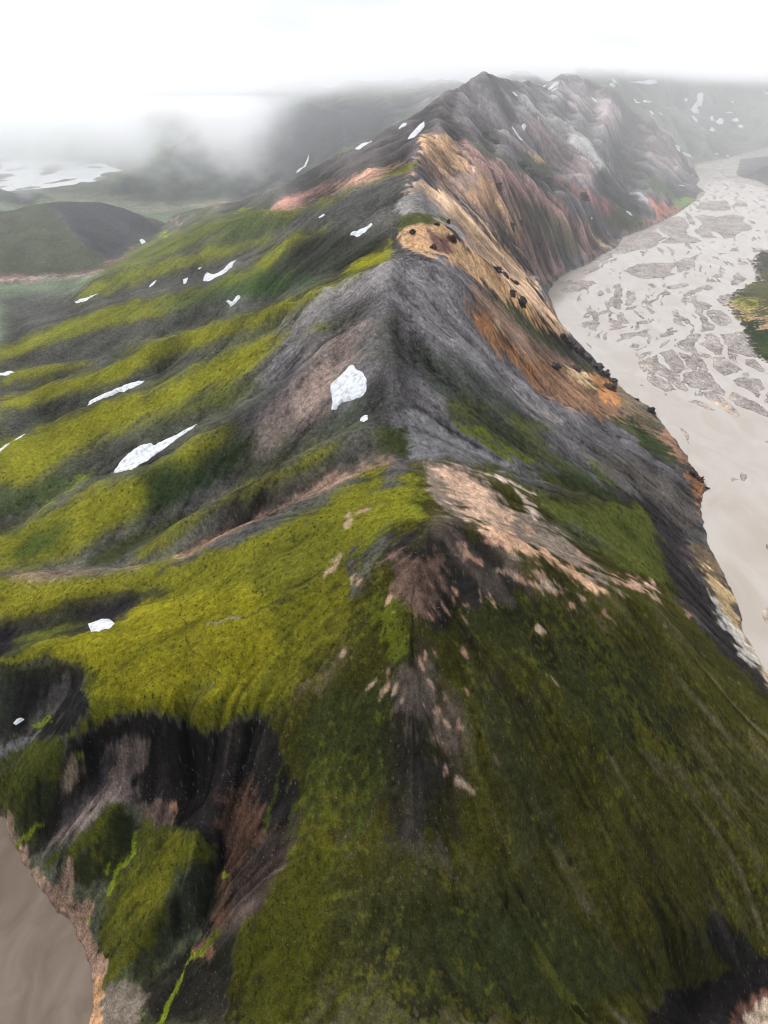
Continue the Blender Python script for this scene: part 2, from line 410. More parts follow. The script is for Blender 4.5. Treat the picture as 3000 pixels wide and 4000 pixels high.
# ------------------------------------------------------------------ gravel bars in the braided river (traced where they lie)
def c2(l): return [(1161.3 + a * .3, 553 + b * .3) for a, b in l]
def c1(l): return [(1161.3 + a * .3, 276.5 + b * .3) for a, b in l]
def c3(l): return [(1382.5 + a * .275, 884.8 + b * .275) for a, b in l]
BARS = [c2(l) for l in (
 [(620,110),(700,60),(850,50),(960,50),(990,75),(940,115),(1000,130),(900,160),(760,165),(690,140)],
 [(970,50),(1130,0),(1130,70),(1090,100),(1010,120),(1005,80)],
 [(160,240),(220,195),(320,175),(400,180),(420,195),(340,235),(270,255),(190,262)],
 [(285,130),(340,105),(430,70),(450,90),(380,125),(310,140)], [(170,200),(220,175),(260,172),(230,195)],
 [(550,210),(590,195),(610,210),(600,380),(570,385),(550,370)], [(500,360),(520,310),(550,290),(552,350),(520,375)],
 [(625,360),(640,310),(670,270),(700,262),(705,325),(660,345)], [(630,400),(650,370),(710,352),(722,372),(680,385)],
 [(765,365),(800,365),(850,410),(845,425),(790,395)], [(335,435),(350,405),(385,395),(380,410)],
 [(400,425),(450,400),(500,385),(510,400),(450,425),(400,435)], [(430,270),(440,240),(470,250),(480,275),(440,292)],
 [(490,245),(515,225),(525,265),(500,270)], [(785,200),(820,195),(855,220),(830,228)],
 [(915,225),(1000,205),(1080,195),(1090,215),(1010,235),(930,240)], [(1060,280),(1080,260),(1190,215),(1190,235),(1130,275),(1070,292)],
 [(1190,240),(1220,205),(1270,225),(1240,248)], [(1390,210),(1410,145),(1450,110),(1560,155),(1520,165),(1440,205)],
 [(1250,150),(1300,125),(1335,150),(1290,158)], [(1440,50),(1500,35),(1530,60),(1460,65)],
 [(310,490),(420,455),(440,480),(430,540),(380,535),(370,505),(340,520)],
 [(505,470),(540,450),(570,465),(600,480),(610,500),(560,510),(520,510),(540,490)], [(600,460),(650,455),(655,480),(620,490)],
 [(500,535),(560,515),(640,500),(640,512),(560,530)],
 [(570,600),(600,565),(680,555),(740,545),(800,525),(820,580),(740,580),(700,570),(680,595)], [(690,495),(720,475),(810,462),(818,485),(740,492)],
 [(880,560),(940,550),(1010,530),(1005,550),(930,585),(885,590)], [(975,450),(1000,440),(1030,460),(1070,510),(1010,490),(980,480)],
 [(1050,450),(1080,450),(1098,480),(1070,490)], [(660,655),(690,630),(730,640),(720,660),(680,665)], [(690,670),(770,655),(770,662),(710,680)],
 [(875,665),(900,640),(930,610),(955,605),(940,630),(905,660)],
 [(1125,355),(1150,330),(1180,325),(1265,360),(1240,380),(1190,395),(1200,425),(1225,470),(1280,510),(1270,530),(1180,545),(1170,520),(1185,480),(1165,430),(1140,405)],
 [(1215,398),(1260,382),(1330,400),(1395,450),(1395,480),(1350,510),(1300,500),(1250,460),(1230,430)],
 [(1295,310),(1320,280),(1440,265),(1500,330),(1450,420),(1400,370),(1330,360)],
 [(980,645),(1060,590),(1120,560),(1175,565),(1140,620),(1130,650),(1150,680),(1230,710),(1255,740),(1210,740),(1150,715),(1080,690),(1020,665)],
 [(1170,640),(1200,600),(1210,565),(1270,560),(1330,640),(1335,700),(1275,715),(1262,690),(1210,660)],
 [(1310,560),(1490,545),(1500,600),(1560,690),(1570,735),(1490,720),(1430,700),(1370,690),(1355,640),(1330,600)],
 [(720,740),(750,700),(820,690),(815,710),(770,740),(730,750)],
 [(750,790),(800,740),(850,710),(870,760),(920,800),(1000,850),(1010,880),(960,905),(920,880),(850,840),(810,820),(780,815)],
 [(865,700),(960,670),(1005,700),(1025,735),(1050,770),(1095,815),(1060,810),(1030,845),(960,795),(910,755),(890,720)],
 [(1010,690),(1100,715),(1200,748),(1222,790),(1225,830),(1290,920),(1350,970),(1355,1010),(1300,990),(1230,960),(1190,970),(1120,940),(1080,930),(1045,880),(1045,850),(1110,830),(1060,760)],
 [(1262,790),(1268,730),(1340,722),(1400,775),(1490,825),(1340,860),(1290,830)], [(1368,692),(1440,712),(1445,780),(1380,745)],
 [(780,870),(840,860),(940,905),(990,960),(940,980),(850,940),(790,900)], [(980,925),(1050,900),(1100,960),(1060,975),(1000,950)],
 [(1190,990),(1250,970),(1300,995),(1370,1050),(1430,1110),(1460,1155),(1420,1155),(1350,1110),(1260,1060),(1215,1020)],
 [(1390,975),(1440,990),(1530,1035),(1600,1070),(1680,1130),(1680,1170),(1590,1140),(1520,1110),(1430,1070),(1395,1030)],
 [(1400,895),(1480,870),(1600,880),(1640,950),(1605,985),(1590,1025),(1500,960),(1440,930)], [(1490,745),(1560,740),(1640,830),(1700,900),(1590,830),(1500,780)],
 [(1620,1000),(1700,960),(1700,1060),(1640,1060)],
 [(1070,1040),(1140,1040),(1210,1060),(1285,1118),(1200,1095),(1120,1060)], [(1465,850),(1530,840),(1520,860),(1470,865)],
 [(350,620),(375,635),(405,655),(400,668),(375,650)], [(720,925),(760,935),(765,942),(735,940)])]
BARS += [c3(l) for l in ([(325,148),(370,160),(390,210),(385,290),(375,240),(350,190)], [(722,540),(735,530),(775,555),(725,575)], [(775,530),(790,490),(862,520),(850,545),(800,562)],
 [(935,1575),(985,1545),(1040,1560),(1040,1720),(990,1680)], [(975,260),(1010,250),(1010,270)], [(955,855),(975,855),(970,872)], [(985,1060),(1030,1040),(1030,1150),(1000,1110)])]
BARS += [c1(l) for l in (
 [(870,680),(900,660),(1010,635),(1060,650),(1090,700),(1070,740),(1075,765),(1140,790),(1180,815),(1130,828),(1040,830),(880,830),(930,800),(950,780),(920,765),(880,740),(860,710)],
 [(1120,640),(1180,625),(1290,640),(1400,620),(1490,640),(1480,680),(1540,700),(1550,730),(1460,750),(1400,790),(1350,795),(1280,745),(1240,750),(1290,790),(1200,795),(1140,760),(1130,740),(1190,690),(1150,650)],
 [(1140,570),(1170,540),(1250,525),(1360,520),(1380,560),(1390,590),(1330,600),(1250,590),(1180,590),(1150,585)],
 [(1250,350),(1330,350),(1400,335),(1480,350),(1450,362),(1380,370),(1290,375)], [(1400,380),(1500,360),(1600,345),(1700,350),(1700,440),(1560,415),(1480,395),(1420,392)],
 [(1110,275),(1180,262),(1480,262),(1500,275),(1400,300),(1220,300),(1150,290)], [(530,905),(640,810),(830,700),(870,760),(900,780),(940,790),(870,820),(870,845),(780,870),(720,880),(600,910)],
 [(405,965),(530,900),(540,930),(470,965),(410,975)], [(1030,415),(1130,425),(1215,462),(1180,500),(1120,530),(1010,520)], [(1060,590),(1110,640),(1140,700),(1100,690),(1070,640)],
 [(1520,665),(1560,670),(1575,690),(1540,690)], [(1400,560),(1450,520),(1520,540),(1500,570)])]
def world0(poly):
    x, y = at_z([p[0] for p in poly], [p[1] for p in poly], 0.0)
    return np.stack([x, y], 1)
BF = np.zeros_like(X)
nzx = fbm(X / 22, Y / 34, 4, 71); nzy = fbm(X / 22, Y / 34, 4, 91)
XW = X + nzx * 7 * np.minimum(1, CS); YW = Y + nzy * 11 * np.minimum(1, CS)
for b in BARS:
    P = world0(b); mn = P.min(0) - 12; mx = P.max(0) + 12
    s = (X > mn[0]) & (X < mx[0]) & (Y > mn[1]) & (Y < mx[1]) & (Z0 < 6)
    if s.any():
        x, y = XW[s], YW[s]; d = edge_dist(x, y, P) * np.where(in_poly(x, y, P), 1, -1)
        BF[s] = np.maximum(BF[s], 0.5 + d / (8.0 if np.ptp(P[:, 0]) > 60 else 3.0))
# finer braiding inside the bars and small bars in the open channels
acr = XW - np.interp(Y, [300, 500, 1000, 2000, 4100, 6000], [400, 430, 540, 850, 1590, 2300])   # across / along the current
acm = acr + 26 * perlin(YW / 170 + 2, acr / 200, 31)
cut = np.minimum(np.abs(perlin(acm / 34 + 3, YW / 260, 5)), 1.5 * np.abs(perlin(acm / 17 + 5, YW / 130, 15))); cut2 = np.abs(perlin(acm / 18 + 9, YW / 150, 6))
stria = fbm(acr / 5, Y / 34, 3, 17)
BF = np.where((BF > 0) & (Y > 900), np.minimum(BF, 0.36 + cut * 13) + .5 * stria, BF)
zone = np.zeros_like(X)
for zp, dn in ((c1([(1130,300),(1700,300),(1700,640),(1090,600)]), 0.9), (c1([(850,850),(1220,790),(1700,640),(1700,1110),(600,1110),(420,980)]), 0.75), (c2([(280,180),(900,170),(1180,300),(1120,560),(880,700),(300,560)]), 0.85), (c2([(640,680),(1150,700),(1350,1000),(1200,1010),(900,1000),(700,850)]), .9)):
    P = world0(zp); s = (Z0 < 4) & in_poly(X, Y, P); zone[s] = np.maximum(zone[s], dn)
small = fbm(acm / 20, YW / 120, 4, 44) + 0.25 * perlin(acm / 8, YW / 40, 45)
small = (small - 0.22) * 5 + .6 * stria + (zone - 0.85) * 2
small = np.minimum(small, cut2 * 10 - 0.4)
BF = np.where(zone > 0, np.maximum(BF, 0.5 + small), BF)
wet = fbm(X / 9, Y / 14, 3, 99)
bar = np.clip(BF - 0.5, -0.7, 0.9) + wet * 0.34
rivz = np.where(RIV, np.where(Z0 < 6, bar * 0.7, Z), Z)
_w0 = lambda P: np.stack(at_z([p[0] for p in P], [p[1] for p in P], 0.0), 1)
bank = RIV & (Z0 > 1.0) & (in_poly(X + 4 * swx, Y + 6 * swy, _w0([(1572,652),(1600,630),(1645,612),(1634,562),(1645,545),(1900,500),(1900,900),(1655,792),(1620,748),(1602,702)])) | in_poly(X, Y, _w0([(1590,380),(1600,345),(1900,325),(1900,430),(1620,410)])))
Z = np.where(RIV & ~bank, np.minimum(bar * 0.7, 0.9), Z)
Z = np.where(RIVL, np.minimum(Z0, -0.6 + 0.1 * wet), Z)
lake = (Z0 < 1.5) & (Y > 2700) & (X < -300)
Z = np.where(lake, -0.5 + 2.2 * fbm(X / 130, Y / 300, 3, 8), Z)
Z = np.where((X < -330) & (Y > 700) & (Z0 < 14) & ~lake, Z0 + 0.8 * F1, Z)

# ------------------------------------------------------------------ what the ground is made of
UU, VV, DD = project(X, Y, Z)
MB=(.215,.205,.014); MM=(.125,.13,.017); MG=(.075,.10,.022); MD=(.042,.05,.013); MX=(.02,.025,.011)
DK=(.016,.0145,.015); DG=(.052,.048,.049); DB=(.06,.047,.04); GG=(.20,.187,.19); GL=(.23,.215,.21)
BR=(.20,.14,.11); PK=(.40,.255,.175); OR=(.40,.20,.085); CR=(.55,.37,.225); PB=(.17,.12,.108); RD=(.22,.10,.08); PALE=(.52,.48,.42); YG=(.27,.33,.02)
def mixc(A, c, m):
    return A + (np.asarray(c, np.float32) - A) * m[..., None]
ALB = np.zeros((NR, NT, 3), np.float32) + np.array(DG, np.float32)
sn = lambda a: np.clip(a, -2.2, 2.2)
W1 = sn(L1); W2_ = sn(L2); W3 = sn(L3); W4 = sn(L4)
FX = fbm(X / 6, Y / 6, 3, 61)
EDn = np.clip(ED, -3, 3)
curv = (Z0 - blur(Z0, 9 / asp, 12)) / CS
# default ground: gravel, greener where gentle and low on the left flank
ALB = mixc(ALB, GG, np.clip(0.35 + 0.5 * F1 + 0.15 * W2_, 0, 1) * 0.7)
left = (X < 0).astype(float)
ALB = mixc(ALB, MG, np.clip(0.5 + 0.9 * F3 + 0.5 * F1 + 0.12 * W2_, 0, 1) * 0.65 * left)
STROKE_N = 0
WU = 20 * fbm(THG * 42, LR * 34, 4, 131) ; WV = 15 * fbm(THG * 42, LR * 34, 4, 151)
def paint(poly, c, a=1.0, soft=8, warp=10, streak=0.5, t0=0, t1=1e9, thr=0.0, closed=True, width=None):
    """spread one ground cover over the patch of land outlined in the photograph; its rim is frayed along the fall line"""
    global ALB, STROKE_N
    STROKE_N += 1
    P = np.array(poly, float); g = soft + 2.6 * warp + (width or 0)
    s = (UU > P[:, 0].min() - g) & (UU < P[:, 0].max() + g) & (VV > P[:, 1].min() - g) & (VV < P[:, 1].max() + g) & (DD > t0) & (DD < t1) & ~RIVL & (~RIV | bank)
    if not s.any(): return
    if t1 > 1e8 and width is None and P[:, 0].mean() < 640 and P[:, 1].mean() < 1130: soft = soft * 1.9
    u, v = UU[s] + WU[s], VV[s] + WV[s]
    if width is None: d = edge_dist(u, v, P) * np.where(in_poly(u, v, P), 1, -1)
    else: d = width - edge_dist(u, v, P, False)
    n = streak * (0.55 * W1[s] + 0.8 * W2_[s]) + (1 - streak) * 2.2 * (F2[s] + 0.8 * FX[s] + 0.8 * F1[s])
    m = sm(d + warp * n - thr, -soft, soft) * a
    A = ALB[s]
    ALB[s] = A + (np.asarray(c, np.float32) - A) * m[:, None]
PAINT = [
 # --- far left and plain
 ([(-40,300),(620,180),(900,200),(900,300),(560,430),(230,440),(-40,360)], (.07,.085,.05), dict(t0=2500, soft=10, warp=12)),
 ([(-40,590),(260,575),(340,520),(420,470),(480,430),(200,425),(-40,425)], (.17,.205,.13), dict(t0=2250, soft=10, warp=5)),
 ([(-60,600),(250,590),(300,560),(220,600),(150,640),(160,660),(100,715),(-60,780)], (.16,.20,.13), dict(t0=1000, soft=8, warp=8, streak=0)),
 ([(-60,578),(60,580),(200,572),(262,555),(270,540),(285,548),(262,566),(200,590),(60,606),(-60,606)], (.25,.135,.13), dict(soft=5, warp=4, streak=0)),
 ([(0,606),(100,600),(200,592),(245,580),(268,562),(270,548)], (.5,.38,.36), dict(width=1.3, soft=1, warp=1.5, streak=0, a=.7)),
 ([(120,640),(150,628),(190,622),(230,612)], (.4,.4,.36), dict(width=1.5, soft=2, warp=2, streak=0, a=.6)),
 ([(280,540),(330,520),(385,497),(390,480),(370,468)], (.24,.17,.15), dict(width=3, soft=3, warp=2, streak=0, a=.8)),
 ([(180,440),(330,445),(450,435),(560,430),(450,445),(300,455)], (.28,.19,.17), dict(soft=6, warp=4, streak=0, a=.6)),
 ([(230,432),(220,412),(300,362),(430,290),(445,250),(560,215),(900,220),(800,310),(700,350),(570,425),(400,436)], (.034,.042,.034), dict(t0=2500, soft=6, warp=10)),
 ([(440,250),(540,230),(880,225),(800,310),(700,330),(620,370),(560,340),(470,330)], (.013,.014,.018), dict(t0=2500, soft=12, warp=22)),
 ([(-20,590),(-20,430),(100,435),(165,520),(245,582),(120,598)], (.062,.068,.040), dict(t0=1700, t1=2400, soft=6, warp=8)),  # lit side of the hill, painted lighter
 ([(100,432),(240,430),(310,470),(352,500),(270,548),(240,570),(165,515)], (.040,.041,.046), dict(t0=1700, t1=2400, soft=5, warp=9)),  # side of the hill turned from the sun, its shade painted in
 ([(-20,440),(-20,400),(60,405),(115,432),(60,440)], (.05,.06,.045), dict(t0=2450, soft=5, warp=5)),
 # --- left flank: dark faces between the spurs
 ([(0,640),(160,625),(330,560),(500,440),(640,380),(830,300),(900,345),(895,400),(850,560),(700,640),(560,700),(300,800),(0,900)], (.062,.060,.056), dict(soft=8, warp=10)),
 ([(585,450),(620,425),(720,395),(800,365),(810,385),(750,400),(690,425),(620,460)], (.30,.16,.125), dict(soft=5, warp=7, t0=1200)),
 ([(720,395),(820,360),(900,345),(895,375),(800,395),(740,405)], (.33,.2,.14), dict(soft=6, warp=8, a=.7)),
 ([(780,300),(880,262),(920,290),(890,330),(800,350),(700,380),(660,385),(740,340)], (.07,.058,.06), dict(soft=8, warp=9)),
 # moss on spurs S9..S4
 ([(330,520),(430,480),(500,462),(560,452),(620,465),(560,490),(470,500),(400,540),(330,560),(230,590),(200,600)], (.115,.135,.028), dict(soft=5, warp=9)),
 ([(490,470),(560,458),(620,466),(640,480),(600,500),(540,512),(460,525),(490,500)], (.065,.085,.03), dict(soft=6, warp=10)),
 ([(560,455),(640,455),(720,428),(800,396),(860,362),(903,347),(905,360),(830,388),(750,415),(690,442),(620,470)], (.125,.135,.025), dict(soft=3, warp=5)),
 ([(160,640),(215,600),(300,578),(370,560),(450,537),(560,520),(600,512),(560,535),(470,555),(380,585),(260,620),(170,655)], (.15,.16,.022), dict(soft=4, warp=6)),
 ([(0,790),(0,755),(80,722),(160,690),(260,655),(350,640),(450,615),(530,582),(600,535),(640,505),(700,490),(640,540),(580,580),(520,612),(430,640),(330,668),(240,690),(120,722),(40,762)], (.17,.175,.018), dict(soft=4, warp=7)),
 ([(0,765),(100,722),(200,688),(300,672),(420,650),(330,690),(200,715),(80,752),(0,790)], (.16,.165,.02), dict(soft=4, warp=5)),
 ([(330,655),(500,600),(600,570),(560,620),(400,680)], (.06,.095,.035), dict(soft=8, warp=10, a=.7)),
 ([(640,520),(720,500),(850,510),(860,540),(740,590),(660,610),(600,640),(520,660)], (.026,.028,.02), dict(soft=8, warp=12)),
 ([(560,600),(640,590),(680,600),(600,640),(500,665),(480,660)], (.03,.06,.018), dict(soft=8, warp=12, a=.8)),
 ([(740,590),(770,562),(830,545),(850,518),(835,512),(850,560),(790,580),(745,596)], (.25,.24,.014), dict(soft=3, warp=4)),
 ([(0,870),(0,858),(75,838),(150,812),(225,797),(275,765),(325,738),(400,715),(500,690),(560,670),(640,640),(700,615),(760,594),(800,590),(740,620),(650,660),(560,700),(450,740),(350,775),(250,820),(150,850),(60,885),(30,930),(0,945)], (.175,.175,.017), dict(soft=5, warp=9)),
 ([(0,838),(0,815),(60,798),(120,788),(195,780),(195,790),(120,806),(50,822)], (.18,.18,.02), dict(soft=3, warp=4)),
 # ash and scree on the high ridge
 ([(600,720),(700,640),(850,562),(960,545),(1040,620),(1180,760),(1350,900),(1490,1040),(1400,1090),(1150,1030),(960,930),(880,950),(820,930),(740,930),(640,960),(500,930),(560,830)], (.125,.116,.12), dict(soft=14, warp=18, t1=1000)),
 ([(620,700),(720,630),(850,568),(845,640),(780,660),(700,700),(620,760),(540,800)], (.165,.152,.152), dict(soft=12, warp=18)),
 ([(852,565),(930,570),(1020,640),(1060,720),(1180,830),(1130,850),(1000,760),(900,680),(850,640)], (.165,.154,.155), dict(soft=14, warp=22)),
 ([(700,650),(800,640),(850,700),(850,790),(760,760),(700,780),(640,730)], (.075,.071,.066), dict(soft=14, warp=22, a=.85)),
 ([(840,660),(870,700),(880,820),(900,900),(860,920),(845,800)], (.042,.040,.041), dict(soft=12, warp=18, a=.8)),
 ([(640,700),(700,690),(790,672),(780,690),(700,725)], (.12,.13,.02), dict(soft=4, warp=10, thr=6, a=.7)),
 ([(880,720),(960,760),(1080,850),(1150,900),(1080,920),(950,850),(880,800)], (.055,.06,.05), dict(soft=14, warp=18)),
 # S3 moss, S2 moss, S1 moss
 ([(-20,1050),(-20,965),(75,930),(150,890),(225,862),(310,850),(400,800),(470,775),(560,740),(620,715),(580,770),(500,820),(430,850),(360,890),(280,920),(190,960),(120,1010),(50,1060)], (.18,.178,.018), dict(soft=7, warp=13)),
 ([(300,930),(420,860),(500,830),(560,830),(480,880),(380,930),(250,985)], (.10,.11,.02), dict(soft=8, warp=12, a=.8)),
 ([(-20,1110),(60,1060),(190,980),(300,930),(420,890),(500,870),(440,910),(330,960),(230,1030),(100,1085),(0,1150),(-20,1160)], (.034,.034,.030), dict(soft=7, warp=10)),
 ([(-20,1100),(40,1070),(140,1020),(190,1000),(120,1060),(40,1100)], (.05,.075,.022), dict(soft=6, warp=8, a=.8)),
 ([(0,885),(60,880),(180,850),(330,800),(420,755),(440,765),(340,815),(260,850),(180,878),(75,920),(0,950)], (.045,.042,.042), dict(soft=4, warp=5)),
 ([(0,860),(90,830),(200,795),(280,770),(285,762),(200,790),(100,815),(0,840)], (.05,.047,.048), dict(soft=3, warp=4)),
 ([(0,800),(100,775),(265,765),(290,735),(400,712),(480,690),(600,655),(560,640),(420,660),(330,690),(200,720),(90,760),(0,795)], (.055,.055,.048), dict(soft=5, warp=6)),
 ([(-20,1230),(-20,1165),(30,1150),(110,1100),(210,1050),(300,1025),(370,985),(440,935),(510,905),(520,930),(500,960),(430,1010),(360,1050),(300,1110),(220,1160),(130,1205),(60,1230)], (.165,.165,.016), dict(soft=7, warp=12)),
 ([(290,1020),(360,1010),(430,1000),(500,950),(560,920),(600,930),(520,1010),(440,1060),(360,1100),(300,1130),(330,1060)], (.03,.048,.018), dict(soft=9, warp=13)),
 ([(170,1230),(200,1200),(300,1150),(400,1105),(480,1080),(440,1100),(330,1160),(240,1215)], (.05,.06,.02), dict(soft=6, warp=8)),
 ([(20,1200),(80,1140),(150,1120),(120,1180),(60,1215)], (.04,.065,.018), dict(soft=8, warp=12, a=.8)),
 ([(440,1085),(560,1030),(680,960),(760,920),(700,930),(560,990),(470,1050),(380,1110)], (.05,.047,.048), dict(soft=5, warp=7)),
 ([(290,1200),(340,1160),(420,1110),(530,1050),(620,1005),(690,970),(740,945),(720,980),(640,1020),(560,1065),(460,1110),(380,1160),(320,1195)], (.165,.165,.016), dict(soft=5, warp=9)),
 ([(400,1190),(500,1110),(600,1060),(690,1020),(720,985),(800,930),(830,960),(820,990),(740,1025),(640,1070),(540,1120),(460,1160)], (.036,.036,.03), dict(soft=6, warp=9)),
 ([(740,930),(800,925),(830,960),(815,990),(750,990),(720,990)], (.07,.062,.058), dict(soft=8, warp=15)),
 ([(600,1090),(700,1040),(800,1000),(850,980),(850,992),(760,1030),(660,1075),(600,1105)], (.24,.15,.11), dict(soft=4, warp=8, a=.9)),
 ([(385,1200),(430,1180),(500,1145),(560,1118),(600,1095)], (.24,.145,.10), dict(width=5, soft=3, warp=4)),
 ([(400,1120),(520,1070),(600,1040),(640,1000)], (.12,.1,.1), dict(width=3, soft=4, warp=6, a=.5)),
 # scree below the ridge top
 ([(560,900),(620,840),(690,770),(730,720),(790,690),(760,780),(720,830),(710,890),(680,920),(600,960),(520,1010)], (.145,.112,.10), dict(soft=14, warp=22, a=.9)),
 ([(640,830),(700,790),(722,800),(715,850),(690,890),(640,900)], (.22,.165,.14), dict(soft=12, warp=18, a=.8)),
 ([(500,900),(560,850),(640,790),(600,860),(540,930),(460,980)], (.022,.021,.022), dict(soft=12, warp=18, a=.85)),
 ([(600,960),(700,890),(720,900),(700,930),(620,990),(520,1040),(500,1040)], (.03,.036,.02), dict(soft=10, warp=15, a=.8)),
 ([(700,905),(760,880),(800,820),(830,780),(850,860),(850,930),(800,925),(740,930)], (.04,.038,.04), dict(soft=10, warp=14)),
 ([(430,970),(520,960),(560,1000),(480,1040),(400,1070)], (.02,.028,.014), dict(soft=9, warp=12, a=.8)),
 # saddle of grey gravel
 ([(860,890),(900,880),(950,900),(1020,960),(1110,1020),(1160,1060),(1060,1040),(980,1010),(900,1000),(870,960)], (.145,.141,.144), dict(soft=12, warp=12)),
 ([(820,920),(870,925),(890,960),(880,990),(840,985),(815,950)], (.035,.045,.014), dict(soft=8, warp=9)),
 # right flank bands
 ([(970,910),(1080,960),(1180,1010),(1290,1080),(1340,1100),(1380,1120),(1360,1070),(1250,1000),(1120,920),(1000,850),(960,870)], (.05,.058,.03), dict(soft=12, warp=16, t1=1000)),
 ([(975,905),(1050,935),(1120,975),(1160,1000),(1090,980),(1010,940)], (.12,.14,.02), dict(soft=6, warp=9, t1=1000)),
 ([(1040,870),(1130,900),(1200,930),(1170,940),(1090,900)], (.09,.105,.03), dict(soft=8, warp=10, t1=1000, a=.7)),
 ([(1130,1010),(1250,1030),(1330,1060),(1370,1095),(1300,1080),(1200,1050)], (.03,.04,.016), dict(soft=7, warp=10, t1=1000)),
 ([(1270,990),(1330,1030),(1370,1080),(1340,1070),(1290,1030)], (.09,.12,.018), dict(soft=6, warp=8, a=.8)),
 ([(1280,960),(1380,990),(1490,1050),(1515,1110),(1510,1170),(1440,1130),(1380,1070),(1300,1010)], (.085,.075,.066), dict(soft=9, warp=15)),
 ([(1300,1040),(1400,1080),(1500,1180),(1540,1260),(1470,1220),(1400,1140)], (.035,.03,.032), dict(soft=9, warp=14)),
 ([(1350,880),(1430,930),(1490,1010),(1440,1000),(1360,940),(1280,880)], (.05,.065,.026), dict(soft=8, warp=10)),
 ([(1110,840),(1190,890),(1240,920),(1200,915),(1130,880)], (.30,.27,.25), dict(soft=4, warp=7, a=.5)),
 # orange gully and slopes at right
 ([(1020,600),(1075,640),(1150,700),(1230,770),(1300,830),(1400,900),(1440,940),(1330,900),(1250,880),(1160,830),(1080,760),(1020,690)], (.20,.135,.10), dict(soft=9, warp=12, t1=1250)),
 ([(1030,670),(1060,680),(1080,710),(1130,770),(1180,830),(1200,860),(1150,830),(1090,760),(1040,710)], (.34,.17,.085), dict(soft=6, warp=9)),
 ([(1062,690),(1082,705),(1085,725),(1070,710)], (.6,.48,.28), dict(soft=4, warp=5)),
 ([(1140,760),(1230,800),(1290,850),(1350,900),(1250,890),(1170,840)], (.24,.14,.085), dict(soft=8, warp=11)),
 ([(1060,640),(1110,650),(1180,700),(1230,760),(1270,800),(1200,760),(1120,700)], (.06,.062,.035), dict(soft=8, warp=10)),
 ([(1260,790),(1330,840),(1400,890),(1430,930),(1340,880),(1270,840)], (.085,.08,.042), dict(soft=8, warp=10)),
 ([(1275,810),(1320,820),(1350,860),(1340,880),(1300,860)], (.40,.19,.08), dict(soft=5, warp=7)),
 ([(1225,790),(1270,810),(1290,840),(1250,825)], (.42,.30,.17), dict(soft=5, warp=6)),
 ([(1310,830),(1350,850),(1400,885),(1420,910),(1360,890)], (.16,.12,.08), dict(soft=5, warp=6)),
 # cream and orange slope
 ([(905,393),(960,410),(1020,460),(1100,540),(1140,590),(1185,660),(1225,722),(1205,720),(1140,655),(1080,590),(1020,540),(969,482),(900,480),(870,420)], (.50,.335,.215), dict(soft=5, warp=7, t1=1750)),
 ([(870,420),(905,400),(950,440),(1000,500),(1050,560),(1000,540),(960,480),(900,470),(860,450)], (.17,.16,.155), dict(soft=8, warp=11, t1=1250)),
 ([(1000,520),(1080,600),(1150,670),(1210,730),(1160,700),(1080,630),(1010,560)], (.42,.24,.12), dict(soft=6, warp=9)),
 ([(862,490),(900,478),(960,490),(1010,540),(1080,610),(1120,650),(1060,620),(1000,580),(950,550),(890,545),(868,525)], (.46,.29,.16), dict(soft=4, warp=7, t0=760, t1=1200)),
 ([(925,500),(965,515),(985,545),(950,545),(930,520)], (.13,.07,.06), dict(soft=4, warp=8)),
 ([(870,465),(930,462),(965,478),(930,484),(880,486),(860,500)], (.075,.085,.028), dict(soft=4, warp=5)),
 # brown face beyond
 ([(905,290),(960,300),(1060,380),(1110,415),(1180,490),(1222,590),(1190,610),(1140,570),(1100,510),(1010,450),(950,410),(905,380)], (.21,.145,.115), dict(soft=7, warp=11, t0=1150)),
 ([(905,285),(950,290),(1000,330),(1020,370),(960,370),(920,340)], (.44,.27,.15), dict(soft=7, warp=15, t0=1150, a=.85)),
 ([(1040,380),(1090,420),(1140,480),(1160,530),(1120,520),(1070,460),(1010,430)], (.33,.2,.11), dict(soft=8, warp=14, a=.8)),
 ([(1090,400),(1160,470),(1215,570),(1185,600),(1150,550),(1120,480)], (.15,.10,.09), dict(soft=7, warp=11)),
 ([(980,290),(1080,340),(1160,400),(1250,470),(1330,530),(1290,560),(1230,540),(1150,470),(1060,380)], (.21,.13,.112), dict(soft=7, warp=12)),
 ([(1100,420),(1180,450),(1260,530),(1240,560),(1180,500)], (.06,.065,.035), dict(soft=7, warp=10, a=.8)),
 ([(1150,360),(1220,400),(1290,450),(1350,500),(1400,490),(1420,480),(1330,440),(1250,410)], (.22,.10,.085), dict(soft=6, warp=9, a=.9)),
 ([(980,270),(1060,320),(1110,350),(1190,380),(1200,400),(1120,370),(1050,335)], (.055,.058,.045), dict(soft=5, warp=8)),
 ([(1110,300),(1150,330),(1200,370),(1190,385),(1130,350)], (.04,.05,.03), dict(soft=5, warp=7)),
 ([(1330,450),(1380,465),(1405,482),(1360,498),(1310,480)], (.06,.08,.03), dict(soft=5, warp=7)),
 ([(1120,320),(1170,340),(1200,360),(1160,355)], (.40,.26,.14), dict(soft=5, warp=7, a=.6)),
 ([(1275,508),(1305,520),(1320,535),(1295,530)], (.52,.42,.24), dict(soft=3, warp=4, a=.8)),
 ([(1320,540),(1345,505),(1400,480),(1430,470),(1440,480),(1400,500),(1350,530)], (.25,.16,.13), dict(soft=5, warp=4)),
 # peak
 ([(850,290),(950,210),(1055,158),(1100,190),(1150,260),(1180,330),(1060,310),(980,270),(925,285)], (.10,.085,.085), dict(soft=8, warp=12, t1=2700)),
 ([(960,220),(1010,200),(1060,240),(1110,290),(1060,290),(990,250)], (.14,.125,.125), dict(soft=8, warp=14, t1=2700, a=.8)),
 ([(1055,160),(1090,170),(1110,230),(1060,200),(1030,175)], (.045,.045,.047), dict(soft=6, warp=10, t1=2700)),
